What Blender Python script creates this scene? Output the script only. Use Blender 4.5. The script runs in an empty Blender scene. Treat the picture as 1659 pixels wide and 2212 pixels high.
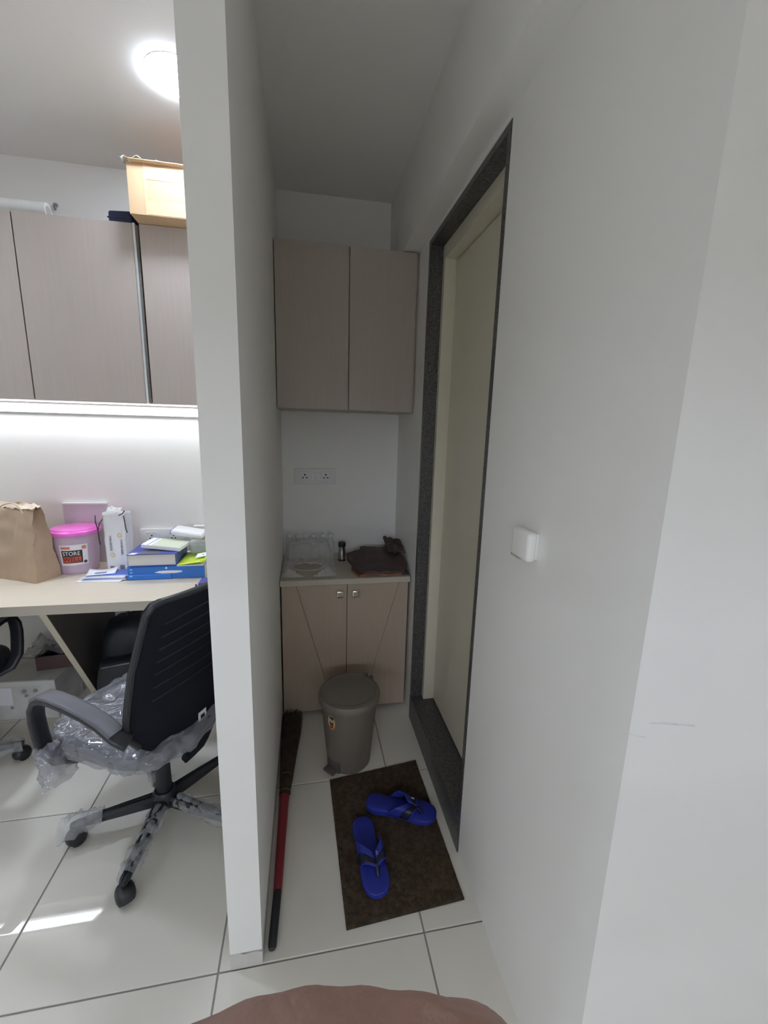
import bpy, bmesh, math, random
from mathutils import Vector, Matrix, noise

random.seed(7)
SC = bpy.context.scene
COL = SC.collection
PI = math.pi

# ------------------------------------------------------------------ camera
cam_d = bpy.data.cameras.new('camera')
cam = bpy.data.objects.new('camera', cam_d)
COL.objects.link(cam)
cam_d.sensor_fit = 'VERTICAL'
cam_d.sensor_height = 24.0
cam_d.lens = 902.22 / 2212.0 * 24.0
cam_d.clip_start = 0.01
YAW, PIT, ROL = 0.1855, 0.1977, 0.0272
fw = Vector((math.sin(YAW) * math.cos(PIT), math.cos(YAW) * math.cos(PIT), -math.sin(PIT)))
rt = Vector((math.cos(YAW), -math.sin(YAW), 0))
up = rt.cross(fw)
R_ = rt * math.cos(ROL) + up * math.sin(ROL)
U_ = -rt * math.sin(ROL) + up * math.cos(ROL)
m = Matrix((R_, U_, -fw)).transposed().to_4x4()
m.translation = Vector((0, 0, 1.5))
cam.matrix_world = m
SC.camera = cam

# ------------------------------------------------------------------ world, exposure, lamp strengths
w = bpy.data.worlds.new('world')
SC.world = w
w.use_nodes = True
w.node_tree.nodes['Background'].inputs[0].default_value = (0.9, 0.95, 1, 1)
w.node_tree.nodes['Background'].inputs[1].default_value = 0.02
SC.view_settings.view_transform = 'Standard'
SC.view_settings.look = 'None'
SC.view_settings.gamma = 1.0
SC.view_settings.use_curve_mapping = False
SC.view_settings.exposure = 0.0
SC.cycles.use_light_tree = False
SC.cycles.max_bounces = 10
SC.cycles.diffuse_bounces = 8
SC.cycles.glossy_bounces = 3
SC.cycles.transparent_max_bounces = 8
SC.cycles.caustics_reflective = False
SC.cycles.caustics_refractive = False
SC.cycles.sample_clamp_indirect = 6.0
# emission of each lamp: strip under the near cabinets, strips under the rear cabinets, round ceiling lamps, the last two added out of view
POWER = {'near': 16.0, 'rear': 90.0, 'disc_a': 100.0, 'fill_b': 215.0, 'fill_c': 45.0}
COOL = (0.75, 0.845, 1.0)
NEUTRAL = (0.88, 0.93, 1.0)

# ------------------------------------------------------------------ constants of the room
YB = 2.418           # back wall
ZC = 2.653           # ceiling
XPL, XPR, YP = -0.2228, -0.1362, 0.9504   # partition
XR = 0.525           # right wall face
YC = 0.5255          # where the right wall turns
XL, YR, XE = -2.6, -2.3, 1.6

# ------------------------------------------------------------------ helpers
def lin(c):
    return tuple(((v / 255.0) / 12.92 if v / 255.0 <= 0.04045 else ((v / 255.0 + 0.055) / 1.055) ** 2.4) for v in c)

MATS = {}
def mat(name, rgb, rough=0.6, metal=0.0, var=0.0, scale=8.0, stretch=(1, 1, 1), bump=0.0, bscale=200.0,
        spec=0.5, alpha=1.0, coat=0.0, rgb2=None, detail=4.0, emit=0.0, trans=0.0):
    if name in MATS:
        return MATS[name]
    M = bpy.data.materials.new(name)
    M.use_nodes = True
    nt = M.node_tree
    b = nt.nodes['Principled BSDF']
    c = tuple(rgb) + (1,)
    b.inputs['Base Color'].default_value = c
    b.inputs['Roughness'].default_value = rough
    b.inputs['Metallic'].default_value = metal
    b.inputs['Specular IOR Level'].default_value = spec
    b.inputs['Alpha'].default_value = alpha
    b.inputs['Coat Weight'].default_value = coat
    b.inputs['Transmission Weight'].default_value = trans
    if emit:
        b.inputs['Emission Color'].default_value = c
        b.inputs['Emission Strength'].default_value = emit
    tc = nt.nodes.new('ShaderNodeTexCoord')
    if var or rgb2:
        mp = nt.nodes.new('ShaderNodeMapping')
        mp.inputs['Scale'].default_value = stretch
        nz = nt.nodes.new('ShaderNodeTexNoise')
        nz.inputs['Scale'].default_value = scale
        nz.inputs['Detail'].default_value = detail
        cr = nt.nodes.new('ShaderNodeValToRGB')
        lo = tuple(v * (1 - var) for v in rgb) + (1,)
        hi = (tuple(rgb2) if rgb2 else tuple(min(1, v * (1 + var)) for v in rgb)) + (1,)
        cr.color_ramp.elements[0].color = lo
        cr.color_ramp.elements[1].color = hi
        cr.color_ramp.elements[0].position = 0.3
        cr.color_ramp.elements[1].position = 0.7
        nt.links.new(tc.outputs['Object'], mp.inputs['Vector'])
        nt.links.new(mp.outputs['Vector'], nz.inputs['Vector'])
        nt.links.new(nz.outputs['Fac'], cr.inputs['Fac'])
        nt.links.new(cr.outputs['Color'], b.inputs['Base Color'])
    if bump:
        nb = nt.nodes.new('ShaderNodeTexNoise')
        nb.inputs['Scale'].default_value = bscale
        nb.inputs['Detail'].default_value = 3
        bp = nt.nodes.new('ShaderNodeBump')
        bp.inputs['Strength'].default_value = bump
        bp.inputs['Distance'].default_value = 0.01
        nt.links.new(tc.outputs['Object'], nb.inputs['Vector'])
        nt.links.new(nb.outputs['Fac'], bp.inputs['Height'])
        nt.links.new(bp.outputs['Normal'], b.inputs['Normal'])
    MATS[name] = M
    return M

def film(name, rgb, fac, rough=0.12, bump=0.0, bscale=60):
    """thin clear plastic: part see-through, part glossy white"""
    M = bpy.data.materials.new(name)
    M.use_nodes = True
    nt = M.node_tree
    b = nt.nodes['Principled BSDF']
    b.inputs['Base Color'].default_value = tuple(rgb) + (1,)
    b.inputs['Roughness'].default_value = rough
    b.inputs['Specular IOR Level'].default_value = 0.9
    t = nt.nodes.new('ShaderNodeBsdfTransparent')
    mx = nt.nodes.new('ShaderNodeMixShader')
    mx.inputs['Fac'].default_value = fac
    nt.links.new(t.outputs[0], mx.inputs[1])
    nt.links.new(b.outputs[0], mx.inputs[2])
    nt.links.new(mx.outputs[0], nt.nodes['Material Output'].inputs['Surface'])
    if bump:
        tc = nt.nodes.new('ShaderNodeTexCoord')
        nb = nt.nodes.new('ShaderNodeTexNoise')
        nb.inputs['Scale'].default_value = bscale
        bp = nt.nodes.new('ShaderNodeBump')
        bp.inputs['Strength'].default_value = bump
        bp.inputs['Distance'].default_value = 0.01
        nt.links.new(tc.outputs['Object'], nb.inputs['Vector'])
        nt.links.new(nb.outputs['Fac'], bp.inputs['Height'])
        nt.links.new(bp.outputs['Normal'], b.inputs['Normal'])
    return M

def creased(name, rgb, fac, rough, scale, strength, stretch=(1, 1, 1)):
    M = film(name, rgb, fac, rough)
    nt = M.node_tree
    b = nt.nodes['Principled BSDF']
    tc = nt.nodes.new('ShaderNodeTexCoord')
    mp = nt.nodes.new('ShaderNodeMapping'); mp.inputs['Scale'].default_value = stretch
    mp.inputs['Rotation'].default_value = (0.4, 0.3, 0.6)
    nz = nt.nodes.new('ShaderNodeTexNoise'); nz.noise_type = 'RIDGED_MULTIFRACTAL'
    nz.inputs['Scale'].default_value = scale; nz.inputs['Detail'].default_value = 3; nz.inputs['Distortion'].default_value = 0.6
    bp = nt.nodes.new('ShaderNodeBump'); bp.inputs['Strength'].default_value = strength; bp.inputs['Distance'].default_value = 0.012
    nt.links.new(tc.outputs['Object'], mp.inputs['Vector']); nt.links.new(mp.outputs['Vector'], nz.inputs['Vector'])
    nt.links.new(nz.outputs['Fac'], bp.inputs['Height']); nt.links.new(bp.outputs['Normal'], b.inputs['Normal'])
    return M

def emitter(name, rgb, k):
    M = bpy.data.materials.new(name)
    M.use_nodes = True
    nt = M.node_tree
    nt.nodes.remove(nt.nodes['Principled BSDF'])
    e = nt.nodes.new('ShaderNodeEmission')
    e.inputs['Color'].default_value = tuple(rgb) + (1,)
    e.inputs['Strength'].default_value = k
    nt.links.new(e.outputs[0], nt.nodes['Material Output'].inputs['Surface'])
    return M

class B:
    def __init__(self):
        self.bm = bmesh.new()
    def box(self, lo, hi, bev=0.0, seg=2, mtx=None):
        r = bmesh.ops.create_cube(self.bm, size=1.0)
        vs = r['verts']
        for v in vs:
            v.co = Vector([lo[i] + (v.co[i] + 0.5) * (hi[i] - lo[i]) for i in range(3)])
        if bev:
            es = list({e for v in vs for e in v.link_edges})
            r2 = bmesh.ops.bevel(self.bm, geom=es, offset=bev, segments=seg, affect='EDGES', profile=0.5)
            vs = list({v for f in r2['faces'] for v in f.verts} | {v for v in vs if v.is_valid})
        if mtx:
            for v in vs:
                v.co = mtx @ v.co
        return vs
    def tube(self, path, r, n=10, cap=True, flat=None):
        """swept round (or w x h oval when flat=(w,h)) tube"""
        P = [Vector(p) for p in path]
        rings = []
        side0 = None
        for i, p in enumerate(P):
            d = (P[min(i + 1, len(P) - 1)] - P[max(i - 1, 0)]).normalized()
            if side0 is None:
                ref = Vector((1, 0, 0)) if abs(d.x) < 0.9 else Vector((0, 1, 0))
                side0 = (ref - d * ref.dot(d)).normalized()
            else:
                side0 = (side0 - d * side0.dot(d)).normalized()
            up_ = d.cross(side0)
            rr = r[i] if isinstance(r, (list, tuple)) else r
            ring = []
            for k in range(n):
                a = 2 * PI * k / n
                if flat:
                    ca, sa = math.cos(a), math.sin(a)
                    e = 0.6
                    x = math.copysign(abs(ca) ** e, ca) * flat[0] / 2
                    y = math.copysign(abs(sa) ** e, sa) * flat[1] / 2
                    ring.append(self.bm.verts.new(p + side0 * x + up_ * y))
                else:
                    ring.append(self.bm.verts.new(p + side0 * math.cos(a) * rr + up_ * math.sin(a) * rr))
            rings.append(ring)
        for a, b in zip(rings, rings[1:]):
            for k in range(n):
                self.bm.faces.new((a[k], a[(k + 1) % n], b[(k + 1) % n], b[k]))
        if cap:
            self.bm.faces.new(rings[0][::-1])
            self.bm.faces.new(rings[-1])
        return [v for q in rings for v in q]
    def lathe(self, prof, n=32, c=(0, 0, 0), cap=True):
        rings = []
        for r, z in prof:
            rings.append([self.bm.verts.new((c[0] + max(r, 1e-4) * math.cos(2 * PI * k / n),
                                             c[1] + max(r, 1e-4) * math.sin(2 * PI * k / n), c[2] + z)) for k in range(n)])
        for a, b in zip(rings, rings[1:]):
            for k in range(n):
                self.bm.faces.new((a[k], a[(k + 1) % n], b[(k + 1) % n], b[k]))
        if cap:
            self.bm.faces.new(rings[0][::-1])
            self.bm.faces.new(rings[-1])
        return [v for q in rings for v in q]
    def prism(self, poly, axis, a, b):
        """extrude a polygon along an axis: poly given in the two other axes, in order"""
        def P(u, v, w):
            return {'x': (w, u, v), 'y': (u, w, v), 'z': (u, v, w)}[axis]
        A = [self.bm.verts.new(P(u, v, a)) for u, v in poly]
        Bv = [self.bm.verts.new(P(u, v, b)) for u, v in poly]
        self.bm.faces.new(A)
        self.bm.faces.new(Bv[::-1])
        n = len(poly)
        for i in range(n):
            self.bm.faces.new((A[i], A[(i + 1) % n], Bv[(i + 1) % n], Bv[i]))
        return A + Bv
    def grid(self, fn, nu, nv, close_u=False):
        V = [[self.bm.verts.new(fn(i / (nu - (0 if close_u else 1)), j / (nv - 1))) for i in range(nu)] for j in range(nv)]
        for j in range(nv - 1):
            for i in range(nu if close_u else nu - 1):
                self.bm.faces.new((V[j][i], V[j][(i + 1) % nu], V[j + 1][(i + 1) % nu], V[j + 1][i]))
        return V

def obj(name, b, material, parent=None, smooth=False, angle=40):
    me = bpy.data.meshes.new(name)
    bmesh.ops.recalc_face_normals(b.bm, faces=b.bm.faces[:])
    b.bm.to_mesh(me)
    b.bm.free()
    if material:
        me.materials.append(material)
    if smooth:
        me.polygons.foreach_set('use_smooth', [True] * len(me.polygons))
        me.set_sharp_from_angle(angle=math.radians(angle))
    o = bpy.data.objects.new(name, me)
    COL.objects.link(o)
    o.parent = parent
    return o

def solid(o, t, offset=0.0):
    md = o.modifiers.new('thickness', 'SOLIDIFY')
    md.thickness = t
    md.offset = offset
    return o

def tag(o, label, cat, group=None):
    o['label'] = label
    o['category'] = cat
    if group:
        o['group'] = group
    return o

def thing(name, label, cat, loc=(0, 0, 0), rotz=0.0, group=None):
    o = bpy.data.objects.new(name, None)
    o.empty_display_size = 0.05
    COL.objects.link(o)
    o.location = loc
    o.rotation_euler = (0, 0, rotz)
    return tag(o, label, cat, group)

def struct(name, b, material, label=None, parent=None):
    o = obj(name, b, material, parent)
    if parent is None:
        o['kind'] = 'structure'
        if label:
            o['label'] = label
    return o

def copy_tree(o, parent=None):
    c = o.copy()
    COL.objects.link(c)
    c.parent = parent
    for ch in list(o.children):
        copy_tree(ch, c)
    return c

def text_mesh(s, size, depth=0.0006):
    cu = bpy.data.curves.new('lettering', 'FONT')
    cu.body = s
    cu.size = size
    cu.extrude = depth
    cu.resolution_u = 2
    cu.align_x = 'CENTER'
    cu.align_y = 'CENTER'
    o = bpy.data.objects.new('lettering', cu)
    COL.objects.link(o)
    dg = bpy.context.evaluated_depsgraph_get()
    dg.update()
    me = bpy.data.meshes.new_from_object(o.evaluated_get(dg))
    bpy.data.objects.remove(o)
    return me

def text_part(name, s, size, material, parent, place, depth=0.0006):
    """place maps (x, y, depth) of the flat lettering to the parent's space"""
    me = text_mesh(s, size, depth)
    for v in me.vertices:
        v.co = place(v.co.x, v.co.y, v.co.z)
    me.materials.clear()
    me.materials.append(material)
    me.name = name
    o = bpy.data.objects.new(name, me)
    COL.objects.link(o)
    o.parent = parent
    return o

def fbm(x, y, z=0.0, o=4):
    return noise.fractal(Vector((x, y, z)), 1.0, 2.0, o)

# ------------------------------------------------------------------ materials
WALL = mat('white_wall_paint', (0.875, 0.865, 0.84), 0.55, var=0.012, scale=2.5, detail=1.0)
CEIL = mat('ceiling_paint', (0.86, 0.85, 0.825), 0.7, var=0.01, scale=1.5, detail=1.0)
TILE = mat('glazed_floor_tile', (0.735, 0.70, 0.625), 0.02, var=0.03, scale=3.0, detail=1.5, spec=0.5)
GROUT = mat('grey_grout', (0.30, 0.29, 0.275), 0.9)
GRAN = mat('dark_granite', (0.055, 0.052, 0.05), 0.35, var=0.5, scale=120, rgb2=(0.12, 0.115, 0.11), bump=0.12, bscale=45)
LAM = mat('greige_laminate', (0.43, 0.37, 0.33), 0.45, var=0.028, scale=6, stretch=(14, 14, 0.7), detail=6)
LAMD = mat('tan_laminate', (0.43, 0.345, 0.265), 0.45, var=0.03, scale=6, stretch=(14, 14, 0.7), detail=6)
CREAM = mat('cream_laminate', (0.62, 0.55, 0.44), 0.4, var=0.025, scale=5, stretch=(0.6, 12, 12), detail=6)
EDGE = mat('beige_edge_band', (0.50, 0.45, 0.37), 0.45, var=0.03, scale=8)
EDGEL = mat('pale_edge_band', (0.62, 0.57, 0.44), 0.45)
PANELD = mat('dark_brown_laminate', (0.10, 0.088, 0.082), 0.5, var=0.08, scale=5)
DOORC = mat('cream_door_paint', (0.75, 0.705, 0.585), 0.45, var=0.015, scale=3)
ALU = mat('aluminium_profile', (0.75, 0.79, 0.80), 0.3, metal=0.7)
BLACK = mat('black_plastic', (0.014, 0.014, 0.018), 0.42)
BLACKM = mat('black_mesh_fabric', (0.006, 0.006, 0.011), 0.8, bump=0.3, bscale=400, spec=0.2)
BLACKF = mat('black_nylon', (0.012, 0.013, 0.018), 0.6, var=0.2, scale=20, bump=0.15, bscale=60)
GREYP = mat('grey_arm_plastic', (0.10, 0.10, 0.115), 0.45)
STEEL = mat('brushed_steel', (0.55, 0.55, 0.56), 0.28, metal=1.0)
CHROME = mat('polished_nickel', (0.8, 0.78, 0.72), 0.18, metal=1.0)
WHITEP = mat('white_plastic', (0.82, 0.82, 0.82), 0.35)
PAPER = mat('white_paper', (0.82, 0.82, 0.84), 0.7)
DARKHOLE = mat('socket_hole_black', (0.01, 0.01, 0.01), 0.8)
KRAFT = mat('kraft_paper', (0.40, 0.29, 0.20), 0.75, var=0.10, scale=7, bump=0.2, bscale=18)
CARD = mat('cardboard', (0.56, 0.38, 0.22), 0.75, var=0.06, scale=9)
TAPE = mat('brown_parcel_tape', (0.66, 0.47, 0.29), 0.3, var=0.04, scale=20)
PINK = mat('pink_lid_plastic', (0.80, 0.16, 0.60), 0.22, spec=0.6)
NAVY = mat('navy_fabric', (0.012, 0.018, 0.06), 0.7)
MATB = mat('brown_mat_pile', (0.078, 0.054, 0.036), 0.95, var=0.35, scale=60, bump=0.8, bscale=350, spec=0.1)
BLUE = mat('blue_eva_foam', (0.014, 0.024, 0.26), 0.6, var=0.06, scale=15)
DNAVY = mat('dark_navy_strap', (0.006, 0.009, 0.03), 0.5)
SKIN = mat('skin', (0.34, 0.20, 0.165), 0.55, var=0.07, scale=45, bump=0.1, bscale=250)
WRAP = creased('crumpled_clear_plastic', (0.33, 0.34, 0.38), 0.52, 0.05, 13, 1.0, (1.0, 2.2, 1.0))
WRAP.node_tree.nodes['Principled BSDF'].inputs['Coat Weight'].default_value = 1.0
WRAPD = film('thin_clear_plastic_sleeve', (0.55, 0.56, 0.57), 0.40, 0.2, bump=0.5, bscale=60)
SHRINK = creased('shrink_wrap_film', (0.88, 0.88, 0.88), 0.38, 0.10, 12, 0.35)
BOTTLE = film('clear_bottle_plastic', (0.85, 0.85, 0.86), 0.46, 0.08)
TUB = film('translucent_tub_plastic', (0.80, 0.64, 0.80), 0.50, 0.25)

# ------------------------------------------------------------------ floor (tiles are pieces of it)
b = B()
b.box((XL - 0.15, YR - 0.15, -0.12), (XE + 0.15, YB + 0.15, -0.004))
floor = struct('floor', b, GROUT, 'pale glossy square tile floor with grey joints')
TW, TD, G = 0.5945, 0.6030, 0.0026
X0, Y0 = -0.8507, YP
i0, i1 = math.floor((XL - X0) / TW), math.ceil((XE - X0) / TW)
j0, j1 = math.floor((YR - Y0) / TD), math.ceil((YB - Y0) / TD)
tile_me = None
for i in range(i0, i1):
    for j in range(j0, j1):
        if tile_me is None:
            b = B()
            b.box((G, G, -0.012), (TW - G, TD - G, 0.0), bev=0.0012, seg=1)
            t = obj('tile', b, TILE, floor)
            tile_me = t.data
        else:
            t = bpy.data.objects.new('tile', tile_me)
            COL.objects.link(t)
            t.parent = floor
        t.location = (X0 + i * TW, Y0 + j * TD, random.uniform(-0.0004, 0.0))

# ------------------------------------------------------------------ walls, ceiling, beam
b = B(); b.box((XL - 0.15, YR - 0.15, ZC), (XE + 0.15, YB + 0.15, ZC + 0.12))
struct('ceiling', b, CEIL, 'plain white flat ceiling')
b = B(); b.box((XL - 0.12, YB, -0.01), (0.70, YB + 0.12, ZC))
struct('wall_back', b, WALL, 'white back wall behind the cabinets')
b = B(); b.box((XPL, YP, 0.055), (XPR, YB, ZC))
wp = struct('wall_partition', b, WALL, 'thin white partition wall between desk and passage')
b = B(); b.prism([(XPL - 0.0004, 0.0), (XPR + 0.0004, 0.0), (XPR + 0.0004, 0.045), (XPR - 0.02, 0.052), (-0.185, 0.048), (-0.2, 0.056), (XPL - 0.0004, 0.056)], 'y', YP - 0.0004, YB)
struct('trim_1', b, mat('bare_plaster', (0.60, 0.585, 0.55), 0.6, var=0.05, scale=25), 'unpainted plaster strip at the foot of the partition')
DY0, DY1, DZ = 1.164, 1.904, 2.283
b = B()
b.prism([(YC, 0), (DY0, 0), (DY0, DZ), (DY1, DZ), (DY1, 0), (YB, 0), (YB, ZC), (YC, ZC)], 'x', XR, 0.70)
wr = struct('wall_right', b, WALL, 'white side wall of the passage with the door opening')
SCUFF = mat('grey_scuff', (0.74, 0.73, 0.72), 0.6, var=0.1, scale=40)
for q in ([(0.555, 1.0275), (0.654, 1.0095), (0.655, 1.0125), (0.590, 1.0255)], [(0.5255, 1.0095), (0.559, 0.9985), (0.558, 1.0005), (0.526, 1.0115)]):
    b = B(); b.prism(q, 'y', YC - 0.0003, YC + 0.0005); obj('scuff_mark', b, SCUFF, wr)
b = B(); b.box((0.70, YC, 0), (XE, YC + 0.12, ZC))
struct('wall_front', b, WALL, 'white wall turning away beyond the passage corner')
b = B(); b.box((XE, YR, 0), (XE + 0.12, YC + 0.12, ZC)); struct('wall_side', b, WALL, 'white side wall of the room')
b = B(); b.box((XL, YR - 0.12, 0), (XE, YR, ZC)); struct('wall_rear', b, WALL, 'white rear wall of the room')
b = B(); b.box((XL - 0.12, YR, 0), (XL, YB, ZC)); struct('wall_left', b, WALL, 'white left wall of the office')
b = B(); b.box((0.448, YC, 2.302), (XR, YB, ZC))
struct('trim_2', b, WALL, 'white boxed beam running above the door')

# ------------------------------------------------------------------ door with granite surround
door = bpy.data.objects.new('door_1', None)
COL.objects.link(door)
door['kind'] = 'structure'
door['label'] = 'cream flush door in a dark granite surround with a raised sill'
door.location = (XR, DY0, 0)
W_ = DY1 - DY0
T = 0.021
SILL = 0.132
b = B(); b.box((-0.002, 0.0, SILL), (0.056, T, DZ - T)); obj('granite_jamb', b, GRAN, door)
b = B(); b.box((-0.002, W_ - T, SILL), (0.056, W_, DZ - T)); obj('granite_jamb', b, GRAN, door)
b = B(); b.box((-0.002, 0.0, DZ - T), (0.056, W_, DZ)); obj('granite_lintel', b, GRAN, door)
b = B(); b.box((-0.004, 0.0, 0.0), (0.135, W_, SILL), bev=0.003, seg=1); obj('granite_sill', b, GRAN, door)
b = B(); b.box((0.056, 0.0, SILL), (0.15, 0.048, DZ - 0.01)); obj('frame_post', b, DOORC, door)
b = B(); b.box((0.056, W_ - 0.048, SILL), (0.15, W_, DZ - 0.01)); obj('frame_post', b, DOORC, door)
b = B(); b.box((0.056, 0.048, DZ - 0.075), (0.15, W_ - 0.048, DZ - 0.01)); obj('frame_head', b, DOORC, door)
b = B(); b.box((0.108, 0.051, SILL + 0.006), (0.142, W_ - 0.051, DZ - 0.079), bev=0.002, seg=1)
obj('door_leaf', b, DOORC, door)

# ------------------------------------------------------------------ ceiling lamps and light battens
def ceiling_lamp(x, y, label, k, skirt=0.0):  # skirt: collar added to keep lamp light off the upper walls
    t = thing('ceiling_lamp', label, 'ceiling lamp', (x, y, ZC), 0, 'round ceiling lamps')
    b = B(); b.lathe([(0.0955, 0.0), (0.0965, -0.001), (0.0960, -0.002), (0.0945, -0.002), (0.0945, 0.0)] if not skirt else [(0.102, 0.0), (0.102, -skirt), (0.097, -skirt), (0.0955, 0.0)], 48); obj('rim', b, WHITEP, t, True)
    b = B(); b.lathe([(0.094, -0.001), (0.094, -0.005), (0.090, -0.008), (0.06, -0.010), (0.0, -0.010)], 48); obj('diffuser', b, emitter('lamp_glow', COOL, POWER[k]), t, True)
    return t
ceiling_lamp(-0.425, 1.785, 'bright round ceiling lamp half hidden behind the partition', 'disc_a')
ceiling_lamp(-1.85, 1.75, 'added unseen round ceiling lamp over the far end of the desk', 'fill_b', 0.065)  # out-of-view lamp added to brighten the office
ceiling_lamp(-1.85, 0.85, 'added unseen round ceiling lamp over the open floor of the office', 'fill_c', 0.065)  # second added lamp out of view, extra fill for the office

def batten(x0, x1, y, z, k, label, tint, flange=False):
    t = thing('light_batten', label, 'strip light', (x0, y, z))
    b = B(); b.box((0, -0.022, 0.026), (x1 - x0, 0.022, 0.036), bev=0.002, seg=1); obj('housing', b, WHITEP, t)
    if flange:
        b = B(); b.box((0, 0.0215, -0.012), (x1 - x0, 0.0245, 0.036)); obj('light_shield', b, WHITEP, t)  # added to block the strip's light from the wall close behind
    n = 10
    L = x1 - x0
    b = B()
    prof = [(-0.020, 0.026)] + [(-0.020 * math.cos(PI * q / n), 0.008 - 0.012 * math.sin(PI * q / n)) for q in range(n + 1)] + [(0.020, 0.026)]
    b.prism(prof, 'x', 0.006, L - 0.006)
    obj('diffuser', b, emitter('batten_glow', tint, POWER[k]), t)
    for e in (0.0, L - 0.006):
        b = B(); b.box((e, -0.021, -0.004), (e + 0.006, 0.021, 0.027)); obj('end_cap', b, WHITEP, t)
    return t
CB, CT, CF = 1.58, 2.297, 2.065      # wall cabinets: bottom, top, front
batten(-2.02, -0.235, 2.362, CB - 0.036, 'near', 'long white strip light glowing under the office wall cabinets', NEUTRAL, True)
batten(-1.95, 0.6, YR + 0.12, 1.797, 'rear', 'strip light under the cabinets on the rear wall', COOL)

# ------------------------------------------------------------------ cabinets on the wall
def wall_cabinet(label, x0, x1, doors, y0=CF, y1=YB, group=None, profile=None, m_=LAM):
    """doors: list of (xa, xb)"""
    t = thing('wall_cabinet', label, 'wall cabinet', ((x0 + x1) / 2, y0, CB), 0, group)
    cx = (x0 + x1) / 2
    b = B(); b.box((x0 - cx, 0.020, 0.0), (x1 - cx, y1 - y0, CT - CB)); obj('body', b, m_, t)
    for xa, xb in doors:
        b = B(); b.box((xa - cx, 0.0, 0.001), (xb - cx, 0.0185, CT - CB - 0.001), bev=0.0012, seg=1); obj('door', b, m_, t)
    if profile:
        b = B(); b.box((profile[0] - cx, -0.003, 0.0), (profile[1] - cx, 0.018, CT - CB), bev=0.001, seg=1); obj('edge_profile', b, ALU, t)
    return t
wall_cabinet('greige double wall cabinet high in the dark passage', XPR + 0.002, XR - 0.001,
             [(XPR + 0.004, 0.1965), (0.2015, XR - 0.012)])
wall_cabinet('greige office wall cabinet with the aluminium edge strip', -1.96, -0.680,
             [(-1.958, -1.5475), (-1.5445, -1.133), (-1.128, -0.694)], profile=(-0.693, -0.684))
wall_cabinet('greige office wall cabinet beside the partition, under the cardboard carton', -0.671, XPL - 0.001,
             [(-0.669, XPL - 0.003)])
rc = wall_cabinet('greige cabinet row on the rear wall', -2.3, 1.55, [(-2.298 + 0.642 * k, -2.298 + 0.642 * k + 0.638) for k in range(6)], y0=-0.30, y1=0.0)
rc.location = (rc.location.x, YR + 0.30, 1.862)
b = B(); b.box((-1.92, 0.0, -0.072), (1.92, 0.018, -0.002)); obj('shade_lip', b, LAM, rc)  # unseen lip added to cut off the rear strip's light higher up
rc.rotation_euler = (0, 0, PI)

# ------------------------------------------------------------------ desk
DZT = 0.75
desk = thing('desk', 'long cream desk fixed along the office back wall', 'desk', (-1.4, 1.825, 0))
b = B(); b.box((-1.19, 0.0012, 0.708), (-0.2240 + 1.4, 0.592, DZT), bev=0.001, seg=1); obj('tabletop', b, CREAM, desk)
b = B(); b.box((-1.19, 0.0, 0.7085), (-0.2240 + 1.4, 0.0010, DZT - 0.0005)); obj('edge_band', b, EDGE, desk)
def gable(x, k=0):
    poly = [(0.004, 0.7075), (0.590, 0.7075), (0.590, 0.0), (0.392, 0.0)]
    b = B(); b.prism(poly, 'x', x, x + 0.025); g = obj('gable_panel', b, PANELD, desk)
    # pale edge band along the slanted front
    d = Vector((0.392 - 0.004, 0.0 - 0.7075)); d.normalize()
    nn = Vector((d.y, -d.x))
    q = [(0.004, 0.7075), (0.392, 0.0), (0.392 + nn.x * 0.002, 0.0), (0.004 + nn.x * 0.002, 0.7075)]
    q = [(0.0015, 0.7075), (0.3895, 0.0), (0.392, 0.0), (0.004, 0.7075)]
    b = B(); b.prism(q, 'x', x - 0.0008, x + 0.0258); obj('edge_band', b, EDGEL, g)
gable(0.31)
gable(-1.16)
d2 = thing('desk', 'cream desk along the rear wall of the room', 'desk', (-0.85, YR, 0))
b = B(); b.box((-1.4, 0.001, 0.708), (1.4, 0.58, DZT), bev=0.001, seg=1); obj('tabletop', b, CREAM, d2)
for x in (-1.39, 1.36):
    b = B(); b.box((x, 0.02, 0), (x + 0.025, 0.55, 0.7075)); obj('gable_panel', b, PANELD, d2)

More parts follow.
